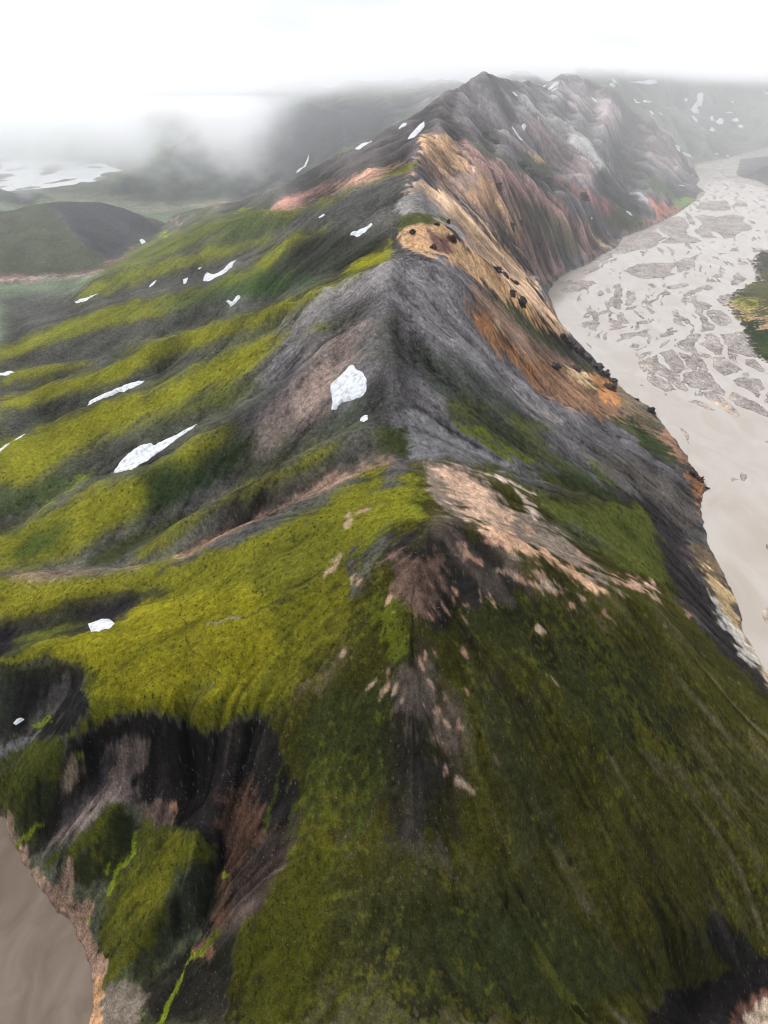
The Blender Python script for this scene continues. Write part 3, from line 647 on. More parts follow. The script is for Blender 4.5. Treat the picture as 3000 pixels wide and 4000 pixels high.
 ([(1090,170),(1160,180),(1210,205),(1180,230),(1200,260),(1130,250),(1100,210)], (.17,.165,.16), dict(soft=8, warp=12)),
 ([(1120,250),(1210,255),(1250,290),(1290,340),(1300,400),(1250,390),(1180,340)], (.15,.115,.112), dict(soft=8, warp=14)),
 ([(1160,250),(1210,250),(1260,300),(1320,370),(1390,430),(1360,420),(1290,360),(1220,300)], (.21,.205,.195), dict(soft=7, warp=12)),
 ([(1275,370),(1310,370),(1360,420),(1420,460),(1400,470),(1340,450),(1300,420)], (.036,.04,.042), dict(soft=5, warp=7)),
 ([(1400,425),(1440,440),(1478,458),(1425,468)], (.30,.13,.10), dict(soft=5, warp=5)),
 ([(1180,180),(1260,170),(1300,200),(1360,240),(1400,270),(1340,270),(1270,240),(1210,205)], (.23,.19,.185), dict(soft=8, warp=12)),
 ([(1290,250),(1380,270),(1440,300),(1500,360),(1508,390),(1440,360),(1360,310)], (.15,.12,.118), dict(soft=8, warp=12)),
 ([(1330,220),(1400,240),(1450,290),(1500,340),(1480,350),(1420,300)], (.17,.14,.125), dict(soft=8, warp=12, a=.8)),
 ([(1310,300),(1370,360),(1430,400),(1490,420),(1520,420),(1480,440),(1410,410),(1340,350)], (.05,.07,.04), dict(soft=7, warp=10)),
 ([(1455,440),(1480,432),(1512,430),(1500,440),(1470,444)], (.16,.24,.06), dict(soft=3, warp=3)),
 ([(1180,160),(1400,140),(1700,150),(1700,320),(1600,310),(1500,350),(1450,290),(1400,240),(1330,210),(1260,170)], (.075,.10,.06), dict(t0=3480, soft=8, warp=14)),
 ([(1400,180),(1500,200),(1560,260),(1500,300),(1440,260)], (.06,.065,.06), dict(t0=3480, soft=12, warp=20, a=.8)),
 # right bank and dark hill across
 ([(1605,366),(1640,340),(1700,330),(1700,400)], (.05,.048,.052), dict(soft=4, warp=5)),
 ([(1560,640),(1700,540),(1700,800),(1600,720)], (.085,.085,.035), dict(soft=10, warp=22, streak=0)),
 ([(1600,690),(1640,680),(1700,740),(1700,800),(1640,770)], (.022,.038,.014), dict(soft=5, warp=8, streak=0)),
 ([(1575,650),(1610,640),(1640,660),(1620,690),(1600,680)], (.19,.20,.02), dict(soft=6, warp=10, streak=0)),
 ([(1590,665),(1660,690),(1700,720),(1640,690)], (.3,.2,.12), dict(soft=8, warp=22, thr=0, streak=0)),
 ([(1630,550),(1700,530),(1700,590),(1650,580)], (.04,.045,.03), dict(soft=4, warp=6)),
 # --- the mossy mound in front, its face shade put into the moss colour
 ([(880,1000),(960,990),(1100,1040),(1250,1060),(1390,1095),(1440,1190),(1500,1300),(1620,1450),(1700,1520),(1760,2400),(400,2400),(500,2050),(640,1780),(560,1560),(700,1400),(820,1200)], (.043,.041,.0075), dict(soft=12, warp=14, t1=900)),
 ([(1150,1080),(1280,1085),(1390,1100),(1440,1190),(1500,1290),(1460,1270),(1330,1220),(1220,1150)], (.088,.10,.02), dict(soft=8, warp=10)),
 ([(1050,1000),(1160,1050),(1290,1085),(1260,1090),(1120,1060),(1020,1010)], (.07,.075,.03), dict(soft=8, warp=10)),
 ([(1130,1100),(1250,1130),(1330,1190),(1280,1190),(1180,1150)], (.085,.085,.075), dict(soft=10, warp=14, a=.5)),
 ([(1300,1240),(1450,1290),(1560,1400),(1659,1500),(1700,1650),(1580,1560),(1450,1420),(1320,1320)], (.062,.060,.009), dict(soft=14, warp=18, a=.7)),
 ([(1000,1250),(1200,1300),(1400,1450),(1500,1650),(1300,1600),(1150,1450),(1000,1350)], (.043,.050,.015), dict(soft=16, warp=20, a=.8)),
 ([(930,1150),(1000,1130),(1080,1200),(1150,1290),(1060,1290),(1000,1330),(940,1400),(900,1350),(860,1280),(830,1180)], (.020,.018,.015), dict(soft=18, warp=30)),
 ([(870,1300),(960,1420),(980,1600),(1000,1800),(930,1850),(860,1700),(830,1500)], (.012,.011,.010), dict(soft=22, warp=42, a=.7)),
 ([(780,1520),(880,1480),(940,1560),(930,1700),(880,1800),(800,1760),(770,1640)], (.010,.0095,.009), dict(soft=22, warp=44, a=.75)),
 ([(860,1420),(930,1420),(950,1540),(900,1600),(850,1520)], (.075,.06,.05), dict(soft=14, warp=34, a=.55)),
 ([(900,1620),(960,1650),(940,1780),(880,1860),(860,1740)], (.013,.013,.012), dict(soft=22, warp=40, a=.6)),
 ([(940,1540),(975,1580),(965,1640),(930,1640)], (.11,.085,.07), dict(soft=10, warp=24, a=.6)),
 ([(1000,1420),(1080,1500),(1160,1660),(1220,1820),(1150,1840),(1050,1660)], (.028,.032,.016), dict(soft=20, warp=40, a=.6)),
 ([(560,1620),(640,1640),(640,1780),(580,1840),(540,1760)], (.026,.028,.012), dict(soft=18, warp=34, a=.7)),
 ([(1000,1860),(1160,1880),(1240,1980),(1100,2020),(980,1960)], (.024,.026,.012), dict(soft=24, warp=40, a=.55)),
 ([(560,2100),(700,2080),(760,2212),(600,2240)], (.03,.03,.010), dict(soft=24, warp=40, a=.6)),
 ([(640,1560),(720,1480),(800,1440),(850,1500),(840,1700),(760,1800),(660,1760)], (.036,.043,.012), dict(soft=18, warp=20, a=.85)),
 ([(850,1040),(900,1030),(920,1080),(900,1120),(840,1140),(790,1200),(760,1240),(770,1160),(790,1090)], (.14,.145,.014), dict(soft=12, warp=18)),
 ([(800,1060),(870,1050),(900,1110),(840,1120),(780,1150),(740,1150)], (.19,.19,.015), dict(soft=10, warp=18, a=.7, streak=.2)),
 ([(800,1290),(870,1290),(895,1340),(890,1420),(840,1430),(800,1380)], (.125,.145,.012), dict(soft=14, warp=26, a=.85, streak=.2)),
 ([(500,2050),(620,1840),(720,1800),(740,1900),(700,2050),(640,2212),(480,2300)], (.075,.077,.009), dict(soft=22, warp=26, a=.85, streak=.25)),
 ([(760,2000),(1000,1950),(1300,2020),(1400,2100),(1200,2200),(900,2150)], (.04,.053,.02), dict(soft=30, warp=30, a=.6, streak=.3)),
 ([(700,1900),(900,1850),(1000,1950),(940,2212),(760,2212)], (.035,.037,.012), dict(soft=26, warp=30, a=.8, streak=.4)),
 # plateau
 ([(-30,1238),(150,1248),(300,1232),(400,1213),(500,1172),(600,1138),(700,1090),(760,1045),(800,1010),(840,1010),(800,1080),(780,1150),(750,1230),(760,1330),(720,1400),(650,1470),(600,1520),(560,1545),(500,1560),(440,1590),(390,1550),(330,1538),(250,1548),(150,1595),(190,1530),(185,1442),(120,1430),(-30,1440)], (.15,.148,.013), dict(soft=8, warp=13)),
 ([(60,1420),(200,1330),(420,1280),(560,1280),(600,1400),(520,1500),(430,1530),(340,1510),(230,1520),(200,1440)], (.225,.205,.012), dict(soft=16, warp=20, a=.9, streak=.4)),
 ([(-30,1260),(120,1265),(280,1250),(220,1275),(100,1300),(-30,1330)], (.19,.18,.015), dict(soft=10, warp=12, a=.8)),
 ([(560,1180),(680,1120),(740,1120),(740,1200),(660,1260),(580,1280),(520,1240)], (.115,.12,.014), dict(soft=14, warp=20, a=.8)),
 ([(-20,1245),(90,1228),(200,1230),(290,1228),(180,1245),(60,1252)], (.17,.12,.10), dict(soft=5, warp=8, a=.8)),
 ([(0,1222),(22,1222),(22,1228),(0,1229)], YG, dict(soft=2, warp=2)),
 ([(-30,1350),(60,1325),(130,1305),(210,1285),(290,1273),(365,1272),(350,1290),(300,1305),(250,1340),(230,1360),(180,1366),(100,1380),(0,1425),(-30,1430)], (.016,.014,.017), dict(soft=3, warp=5, streak=.7)),
 ([(30,1385),(80,1365),(130,1352),(185,1350),(110,1372),(40,1395)], (.11,.125,.02), dict(soft=4, warp=6, a=.8)),
 # basin below the plateau edge
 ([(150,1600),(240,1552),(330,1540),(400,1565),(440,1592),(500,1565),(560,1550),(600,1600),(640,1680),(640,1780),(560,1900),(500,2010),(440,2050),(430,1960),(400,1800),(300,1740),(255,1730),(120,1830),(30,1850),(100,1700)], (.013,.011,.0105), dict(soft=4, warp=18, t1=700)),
 ([(250,1590),(330,1600),(330,1650),(260,1700),(180,1780),(120,1830),(95,1850),(140,1760),(200,1680)], (.105,.082,.072), dict(soft=10, warp=14)),
 ([(150,1640),(180,1620),(190,1660),(160,1710),(125,1720),(130,1680)], (.19,.145,.105), dict(soft=8, warp=9)),
 ([(180,1700),(240,1620),(260,1640),(210,1720),(150,1780),(120,1790)], (.022,.022,.026), dict(soft=7, warp=12, a=.9)),
 ([(260,1700),(300,1690),(290,1740),(250,1735),(200,1770),(130,1820),(180,1750)], (.14,.11,.10), dict(soft=8, warp=10)),
 ([(370,1740),(392,1725),(385,1770),(365,1790)], (.26,.14,.09), dict(soft=5, warp=8)),
 ([(300,1740),(360,1730),(370,1790),(320,1800)], (.09,.062,.05), dict(soft=8, warp=12)),
 ([(480,1720),(540,1680),(560,1800),(520,1900),(490,1990),(460,2010),(480,1850)], (.075,.04,.026), dict(soft=12, warp=26, a=.85)),
 ([(500,1880),(640,1760),(620,1850),(560,1960),(500,1990)], (.03,.022,.018), dict(soft=12, warp=14)),
 # spurs in the basin
 ([(235,1735),(262,1725),(280,1770),(270,1800),(220,1820),(150,1850),(105,1875),(95,1860),(150,1825),(200,1795)], (.085,.095,.014), dict(soft=5, warp=8, streak=.4)),
 ([(255,1740),(290,1760),(300,1820),(250,1900),(180,1910),(140,1890),(150,1850),(230,1820)], (.03,.036,.012), dict(soft=7, warp=10, streak=.4)),
 ([(310,1780),(400,1790),(460,1820),(470,1870),(420,1860),(380,1900),(370,1960),(350,2020),(290,2060),(240,2110),(215,2150),(205,2080),(210,2000),(240,1920),(290,1840)], (.085,.092,.014), dict(soft=8, warp=12, streak=.3)),
 ([(370,1790),(415,1830),(410,1850),(360,1900),(330,1960),(260,2010),(230,1990),(300,1900)], (.145,.145,.014), dict(soft=10, warp=16, streak=.3, a=.8)),
 ([(250,2080),(330,2010),(350,2020),(300,2070),(235,2120)], (.14,.14,.013), dict(soft=8, warp=12, streak=.3, a=.7)),
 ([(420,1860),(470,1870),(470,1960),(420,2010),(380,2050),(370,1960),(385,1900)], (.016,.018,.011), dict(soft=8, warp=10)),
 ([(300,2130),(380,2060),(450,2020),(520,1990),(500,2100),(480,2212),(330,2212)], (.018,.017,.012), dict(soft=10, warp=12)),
 ([(420,2050),(455,2020),(455,2060),(430,2085)], (.16,.085,.05), dict(soft=6, warp=9, a=.8)),
 # left edge basin
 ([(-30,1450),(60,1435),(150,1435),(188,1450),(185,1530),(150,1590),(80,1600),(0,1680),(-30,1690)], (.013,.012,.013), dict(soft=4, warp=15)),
 ([(60,1540),(120,1480),(165,1450),(160,1500),(110,1560),(40,1600),(0,1650),(-20,1640)], (.052,.046,.05), dict(soft=10, warp=14)),
 ([(-30,1700),(-10,1620),(40,1590),(90,1580),(60,1610),(20,1660)], (.12,.115,.12), dict(soft=4, warp=4)),
 ([(0,1650),(60,1600),(130,1590),(150,1610),(120,1700),(60,1760),(20,1800),(-30,1760)], (.068,.078,.013), dict(soft=6, warp=10, streak=.3)),
 ([(80,1680),(125,1690),(100,1770),(50,1820),(30,1790)], (.022,.026,.011), dict(soft=6, warp=8)),
 ([(70,1568),(100,1555),(108,1550)], YG, dict(width=3, soft=2, warp=3)),
 ([(20,1590),(60,1570)], YG, dict(width=2.5, soft=2, warp=3, a=.7)),
 # sandy bank at the lower left river
 ([(-30,1760),(0,1745),(30,1770),(35,1810),(60,1850),(80,1890),(120,1920),(140,1870),(150,1850),(155,1900),(140,1940),(200,1950),(200,2000),(215,2050),(222,2100),(205,2150),(150,2030),(70,1900),(-30,1800)], (.22,.145,.105), dict(soft=5, warp=8, streak=.3)),
 ([(195,2175),(240,2120),(300,2115),(310,2150),(300,2230),(195,2230)], (.14,.115,.09), dict(soft=8, warp=14)),
 ([(185,2230),(185,2140),(210,2110),(225,2150),(210,2230)], (.33,.19,.10), dict(soft=4, warp=7)),
 # lower right gorge
 ([(1380,2230),(1440,2150),(1500,2130),(1560,2100),(1640,2060),(1700,2040),(1700,2230)], (.012,.010,.010), dict(soft=5, warp=12)),
 ([(1510,1985),(1550,1975),(1600,2010),(1640,2060),(1600,2110),(1540,2060)], (.012,.012,.010), dict(soft=5, warp=14)),
 ([(1560,2230),(1590,2180),(1640,2150),(1700,2140),(1700,2230)], (.12,.06,.045), dict(soft=8, warp=12)),
 ([(1600,2230),(1625,2190),(1655,2170),(1700,2160),(1700,2230)], (.42,.33,.25), dict(soft=5, warp=12)),
 # river cliff of the mound
 ([(1440,1180),(1520,1270),(1580,1370),(1660,1470),(1700,1530),(1620,1460),(1530,1380),(1460,1280),(1410,1160)], (.03,.026,.025), dict(soft=6, warp=10)),
 ([(1500,1170),(1530,1180),(1600,1330),(1605,1370),(1560,1320),(1530,1250),(1500,1210)], (.13,.095,.06), dict(soft=5, warp=10)),
 ([(1525,1225),(1570,1270),(1605,1365),(1659,1455),(1700,1530),(1640,1450),(1590,1390),(1545,1300)], (.40,.29,.15), dict(soft=4, warp=10)),
 ([(1540,1290),(1580,1340),(1620,1400),(1670,1470),(1610,1420),(1560,1350)], (.44,.42,.38), dict(soft=4, warp=9, a=.85)),
 ([(1490,1010),(1527,1050),(1515,1080),(1510,1110),(1500,1070),(1480,1030)], (.25,.12,.06), dict(soft=4, warp=6)),
 ([(1420,930),(1440,930),(1500,1010),(1480,1010),(1440,960)], (.24,.14,.09), dict(soft=4, warp=5)),
 # peach soil on the mound
 ([(930,1000),(1000,1005),(1060,1050),(1130,1110),(1230,1170),(1290,1220),(1340,1290),(1260,1240),(1170,1190),(1080,1170),(1020,1120),(960,1100),(930,1060)], (.20,.155,.125), dict(soft=8, warp=14, a=.8)),
 ([(955,1015),(1010,1020),(1070,1070),(1110,1120),(1080,1160),(1020,1120),(975,1080)], (.40,.27,.19), dict(soft=8, warp=14)),
 ([(1040,1140),(1120,1160),(1200,1200),(1260,1240),(1310,1280),(1230,1250),(1150,1200),(1080,1170)], (.47,.29,.18), dict(soft=5, warp=12)),
 ([(1080,1030),(1140,1070),(1210,1140),(1200,1140),(1130,1090)], (.42,.33,.27), dict(soft=5, warp=14, thr=4, a=.9)),
 ([(1340,1250),(1400,1260),(1420,1275),(1370,1270)], (.42,.27,.2), dict(soft=4, warp=8)),
 ([(860,1200),(960,1200),(960,1300),(920,1340),(870,1310),(840,1250)], (.12,.075,.055), dict(soft=12, warp=26, a=.8)),
 ([(700,1250),(735,1190),(745,1190),(720,1240),(690,1255)], (.3,.21,.15), dict(soft=4, warp=5, a=.85)),
]
PATCH = [(965,1320,22,10),(985,1335,10,6),(1010,1312,8,6),(980,1285,6,16),(1040,1280,6,14),(1062,1300,5,10),(1130,1255,16,6),(1160,1240,18,7),(1200,1265,22,7),(1240,1285,26,6),(1215,1240,14,5),(1190,1280,10,5),
 (1005,1700,16,10),(1187,1465,10,10),(1200,1480,10,5),(968,1560,6,6),(940,1540,8,16),(948,1605,6,8),(1075,1640,4,5),(960,1665,6,8),(1440,1350,6,3),(1525,1423,8,3),(1595,1470,10,4),(1485,1330,5,3),(1170,1360,5,3),
 (800,1480,10,8),(838,1473,12,14),(820,1500,6,10),(760,1250,7,9),(775,1255,5,7),(740,1415,4,4),(755,1120,10,14),(775,1110,10,6),(790,1100,6,5),(960,1500,6,12),(910,1440,10,10),(935,1410,8,6),(1330,1285,14,5),(1370,1270,24,6)]
rp = random.Random(12)
for _ in range(46):
    q = rp.random(); PATCH.append((1060 + 340 * q + rp.uniform(-70, 60), 1165 + 130 * q + rp.uniform(-50, 70), rp.uniform(4, 16), rp.uniform(3, 8)))
for _ in range(26):
    PATCH.append((925 + rp.uniform(-80, 90), rp.uniform(1180, 1640), rp.uniform(2, 6), rp.uniform(4, 14)))
for x, y, a, b in PATCH:
    dx_ = a if x > 905 else -a
    if abs(x - 930) < 60 or a < b: dx_ *= .5
    PAINT.append(([(x - dx_, y - b), (x - dx_ * .2, y - b * .3), (x + dx_ * .3, y + b * .2), (x + dx_, y + b)], (rp.uniform(.24, .34), .19, .135), dict(width=min(a, b) * .42, soft=2.6, warp=6.5, a=rp.uniform(.55, .95), streak=.55)))
for pts, wd, aa in (([(470,2010),(440,2050),(400,2085),(385,2120),(365,2170),(345,2212)], 4.5, .95), ([(303,1800),(285,1840),(270,1865),(250,1895),(230,1925)], 4.5, .8), ([(90,1778),(60,1800),(38,1828)], 2.8, .9), ([(478,1860),(490,1865),(488,1900)], 3.5, .8),
   ([(200,1023),(150,1060),(105,1085),(80,1105)], 4, .45), ([(190,1030),(140,1045),(110,1055)], 4, .4), ([(183,1625),(175,1655)], 3, .8), ([(105,1560),(80,1572)], 4, .8), ([(232,1885),(240,1870)], 4, .6), ([(188,2000),(195,1985)], 3, .6), ([(505,460),(540,448)], 2.5, .7), ([(430,560),(440,575)], 2.5, .4), ([(348,506),(356,504)], 2.5, .7), ([(690,1000),(700,990)],2,.3)):
    PAINT.append((pts, YG, dict(width=wd, soft=1.5, warp=3.5, a=aa, streak=0.1)))
# thin trails and cracks, pale runnels
for pts, cc, aa, wd in (([(205,1252),(235,1258),(300,1260),(345,1265),(375,1275),(392,1320),(400,1370),(430,1420),(470,1455),(530,1480)], (.03,.03,.012), .8, 1.0), ([(100,1228),(200,1245),(215,1252)], (.05,.04,.02), .6, 1.0),
   ([(405,1405),(370,1440),(300,1470),(260,1490)], (.06,.06,.015), .5, 1.2), ([(180,1370),(180,1400),(190,1425)], (.05,.05,.015), .6, .8), ([(660,1270),(600,1300),(540,1330),(500,1340)], (.05,.05,.02), .6, 2.5), ([(520,1334),(490,1338),(440,1352)], (.35,.3,.24), .6, 2),
   ([(0,1160),(90,1105),(200,1030)], (.16,.15,.15), .55, 1.6), ([(460,1480),(420,1520),(400,1545)], (.06,.07,.04), .5, 5), ([(260,2010),(290,2030),(320,2060)], (.012,.014,.008), .8, 1.5), ([(330,1940),(300,1950),(275,1975)], (.012,.014,.008), .6, 2),
   ([(1130,1480),(1200,1620),(1260,1740),(1330,1820),(1380,1880)], (.085,.105,.05), .5, 2.5), ([(1180,1750),(1230,1850),(1290,1900)], (.085,.105,.05), .45, 2.5), ([(1000,1650),(1120,1480)], (.08,.1,.04), .01, 2), ([(1290,1640),(1370,1780),(1440,1850)], (.085,.105,.05), .45, 2.2),
   ([(1080,1500),(1150,1640),(1210,1720)], (.07,.09,.03), .5, 3), ([(650,1560),(600,1680),(570,1800)], (.085,.115,.015), .55, 3), ([(700,1600),(650,1720),(620,1800)], (.085,.115,.015), .5, 2.5), ([(740,1560),(700,1680),(650,1800)], (.075,.105,.02), .5, 2.5), ([(800,1680),(770,1800),(700,1900)], (.08,.11,.015), .5, 2.5), ([(780,1500),(740,1640),(690,1760)], (.075,.10,.02), .4, 2.5),
   ([(820,940),(780,1000),(700,1045)], (.3,.22,.17), .35, 2), ([(0,1690),(40,1640)], (.15,.14,.14), .4, 3)):
    PAINT.append((pts, cc, dict(width=wd, soft=1.8, warp=2.2, a=aa, streak=0.3)))
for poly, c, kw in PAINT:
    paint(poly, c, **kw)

lum = ALB.mean(-1); nomoss = sm(ALB[..., 0] - ALB[..., 1] * 1.02, -.004, .004) * sm(-lum, -.09, -.04)
nomoss = nomoss * ~RIV * sm(-DD, -2500, -900)
ALB = mixc(ALB, (.105,.078,.066), nomoss * sm(.4 * W3 + .4 * W2_ + .5 * W4 + 1.4 * F1 + 1.0 * F3, .4, 2.0) * .8)
ALB = mixc(ALB, (.012,.011,.012), nomoss * sm(-.5 * W3 - .4 * W2_ + 1.6 * F2 - 1.0 * F1, .2, 1.5) * .85)
grn = nomoss * (X < 40) * sm(DD, 430, 560) * sm(-DD, -1900, -1500)
ALB = mixc(ALB, (.050,.074,.030), grn * sm(1.3 * F1 + .8 * F3 + .12 * W2_ + .1, -.1, .7) * .6)
ALB = mixc(ALB, (.13,.105,.095), grn * sm(1.2 * F3 - .9 * F1 + .15 * W3, .15, .9) * .5)
rk = ~RIV & (DD > 900)
ALB[rk] *= np.clip(1 + .10 * EDn[rk], .6, 1.5)[:, None]
# river gravel, silt banks
gr_ = np.array((.315,.28,.258), np.float32)
rb = (RIV & ~bank)
tan = np.clip(sm(F1 + 0.6 * F3 + 0.2 * fbm(X/100,Y/100,2,7), 0.12, 0.55) * sm(-DD, -1400, -950), 0, 1)
rc = gr_ * (1 + 0.5 * (F2 + F1))[..., None] + (np.array((.60,.43,.29), np.float32) - gr_) * tan[..., None]
rc = rc * (0.72 + 0.28 * sm(Z, 0.0, 0.5))[..., None] * (1 + .25 * stria)[..., None]
ALB = np.where(rb[..., None], rc, ALB)
ALB = np.where(lake[..., None], np.array((.13,.13,.12), np.float32), ALB)
ALB = np.where(RIVL[..., None], np.array((.16,.13,.11), np.float32), ALB)
# covers grade into one another on the left flank, bare soil into moss on the mound
def soften(sig, m):
    global ALB
    B = np.stack([blur(ALB[..., k], sig / asp, sig) for k in range(3)], -1)
    ALB = ALB + (B - ALB) * m[..., None]
lf = (X < 10) * sm(DD, 430, 560) * sm(-DD, -1900, -1600) * ~RIVL
soften(6.0, lf * .6)
soften(1.1, (DD < 900) * .4 * (X > -60) * ~RIV * ~RIVL)
# grain: stones, tufts, runnels
moss = sm(ALB[..., 1] - 1.35 * ALB[..., 2], 0.0, 0.03) * sm(ALB[..., 1] * 1.25 - ALB[..., 0], 0, .02)
near = sm(-DD, -950, -450)
FH = rng.standard_normal((NR, NT)).astype(np.float32)
g1 = 1 + 0.16 * EDn * (1 - .4 * moss) + (0.10 * W1 + 0.12 * W2_ + 0.13 * W3 + .12 * W4) * (1 - 0.35 * moss) * np.clip(steep + .35, 0, 1) + (0.45 - .22 * moss) * F2 + (0.42 - .26 * moss) * FX + (0.40 - .08 * moss) * F1 + (0.13 - .06 * moss) * FH
g1 = np.where(rb | RIVL | lake, 1.0, np.clip(g1, 0.22, 2.1))
tuft = sm(fbm(X / 1.7, Y / 1.7, 3, 81) + 0.6 * FX + 0.15 * W1, 0.15, 0.5) * moss * sm(-DD, -1200, -500)
ALB = ALB * g1[..., None]
ALB = mixc(ALB, (.016,.017,.008), tuft * np.where(DD < 620, .34, .12))
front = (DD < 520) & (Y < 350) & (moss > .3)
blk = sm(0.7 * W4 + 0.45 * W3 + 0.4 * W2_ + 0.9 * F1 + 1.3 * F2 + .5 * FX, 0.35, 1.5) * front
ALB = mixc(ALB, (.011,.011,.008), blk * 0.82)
light = sm(-0.55 * W4 - 0.5 * W3 - 0.5 * W2_ + .8 * F2, 0.85, 1.9) * front
ALB = mixc(ALB, (.10,.105,.018), light * 0.7)
dsp = (np.random.default_rng(3).random((NR, NT)) > 0.985) & (DD < 800)
ALB = mixc(ALB, (.012,.012,.008), blur(dsp.astype(float), .5, .6) * 1.6 * moss)
ALB = mixc(ALB, (.20,.19,.02), moss * sm(F1 + 0.5 * FX, 0.1, 0.6) * 0.22)
ALB = mixc(ALB, (.17,.165,.015), front * sm(.25 * W4 + .9 * F1 + FX + .8 * fbm(X / 2.2, Y / 2.2, 2, 191) + .25 * F2, .3, .8) * .32)
speck = (fbm(X / 1.6, Y / 1.6, 2, 87) > 0.52) & (Y < 620) & (moss < 0.5) & ~rb & ~RIVL
ALB = mixc(ALB, (.26,.20,.17), speck * 0.22 * (X > -150))
ALB *= (1 - moss * np.where(front, .34, .17))[..., None]  # moss dimmed, more on the mound front to paint in its shade
ALB = np.clip(ALB * 0.94, 0.003, 0.9)

# ------------------------------------------------------------------ materials
def mat(name):
    m = bpy.data.materials.new(name); m.use_nodes = True
    n = m.node_tree.nodes; return m, n, m.node_tree.links, n['Principled BSDF']
def ground_mat():
    m, n, l, b = mat('ground')
    at = n.new('ShaderNodeAttribute'); at.attribute_name = 'cover'
    tc = n.new('ShaderNodeTexCoord')
    prev = at.outputs['Color']
    hs = None
    for sc_, lo, hi, det in ((2.2, 0.70, 1.33, 3), (0.25, 0.62, 1.40, 9)):
        no = n.new('ShaderNodeTexNoise'); no.inputs['Scale'].default_value = sc_; no.inputs['Detail'].default_value = det; no.inputs['Roughness'].default_value = 0.65
        l.new(tc.outputs['Object'], no.inputs['Vector'])
        mr = n.new('ShaderNodeMapRange'); mr.inputs['From Min'].default_value = 0.28; mr.inputs['From Max'].default_value = 0.72
        mr.inputs['To Min'].default_value = lo; mr.inputs['To Max'].default_value = hi
        l.new(no.outputs[0], mr.inputs['Value'])
        mx = n.new('ShaderNodeMix'); mx.data_type = 'RGBA'; mx.blend_type = 'MULTIPLY'; mx.inputs['Factor'].default_value = 1.0
        l.new(prev, mx.inputs['A']); l.new(mr.outputs[0], mx.inputs['B']); prev = mx.outputs['Result']
        if hs is None: hs = no.outputs[0]
        else: hs2 = no.outputs[0]
    for vs_, lo, hi in ((0.95, 1.20, 0.72), (0.24, 1.15, 0.82)):      # stones and moss cushions
        vo = n.new('ShaderNodeTexVoronoi'); vo.inputs['Scale'].default_value = vs_; vo.inputs['Randomness'].default_value = 1.0
        l.new(tc.outputs['Object'], vo.inputs['Vector'])
        mr = n.new('ShaderNodeMapRange'); mr.inputs['From Max'].default_value = 0.95; mr.inputs['To Min'].default_value = lo; mr.inputs['To Max'].default_value = hi
        l.new(vo.outputs['Distance'], mr.inputs['Value'])
        mx = n.new('ShaderNodeMix'); mx.data_type = 'RGBA'; mx.blend_type = 'MULTIPLY'; mx.inputs['Factor'].default_value = 1.0
        l.new(prev, mx.inputs['A']); l.new(mr.outputs[0], mx.inputs['B']); prev = mx.outputs['Result']
    l.new(prev, b.inputs['Base Color'])
    b.inputs['Roughness'].default_value = 0.95
    b.inputs['Specular IOR Level'].default_value = 0.03
    bp = n.new('ShaderNodeBump'); bp.inputs['Strength'].default_value = 0.5; bp.inputs['Distance'].default_value = 0.7
    l.new(hs, bp.inputs['Height'])
    bp2 = n.new('ShaderNodeBump'); bp2.inputs['Strength'].default_value = 0.75; bp2.inputs['Distance'].default_value = 4.0
    l.new(hs2, bp2.inputs['Height']); l.new(bp.outputs[0], bp2.inputs['Normal'])
    l.new(bp2.outputs[0], b.inputs['Normal'])
    return m
GM = ground_mat()
def water_mat(name, c, c2, rough=0.09, sc_=0.02):
    m, n, l, b = mat(name)
    tc = n.new('ShaderNodeTexCoord'); mp = n.new('ShaderNodeMapping'); mp.inputs['Scale'].default_value = (1, 0.5, 1)
    no = n.new('ShaderNodeTexNoise'); no.inputs['Scale'].default_value = sc_; no.inputs['Detail'].default_value = 6; no.inputs['Distortion'].default_value = 1.0
    l.new(tc.outputs['Object'], mp.inputs[0]); l.new(mp.outputs[0], no.inputs['Vector'])
    cr = n.new('ShaderNodeValToRGB'); cr.color_ramp.elements[0].position = 0.35; cr.color_ramp.elements[1].position = 0.65
    cr.color_ramp.elements[0].color = c + (1,); cr.color_ramp.elements[1].color = c2 + (1,)
    l.new(no.outputs[0], cr.inputs[0]); l.new(cr.outputs[0], b.inputs['Base Color'])
    b.inputs['Roughness'].default_value = rough; b.inputs['IOR'].default_value = 1.33
    if rough > 0.5: b.inputs['Specular IOR Level'].default_value = 0.15
    n2 = n.new('ShaderNodeTexNoise'); n2.inputs['Scale'].default_value = 0.6; n2.inputs['Detail'].default_value = 3
    l.new(tc.outputs['Object'], n2.inputs['Vector'])
    bp = n.new('ShaderNodeBump'); bp.inputs['Strength'].default_value = 0.25; bp.inputs['Distance'].default_value = 0.15
    l.new(n2.outputs[0], bp.inputs['Height']); l.new(bp.outputs[0], b.inputs['Normal'])
    return m
WM = water_mat('silty_water', (.295,.255,.215), (.34,.31,.275))
WL = water_mat('brown_silt_water', (.105,.081,.063), (.15,.118,.094), 0.8, 0.05)
WK = water_mat('lake_water', (.42,.43,.44), (.5,.51,.52), 0.12)

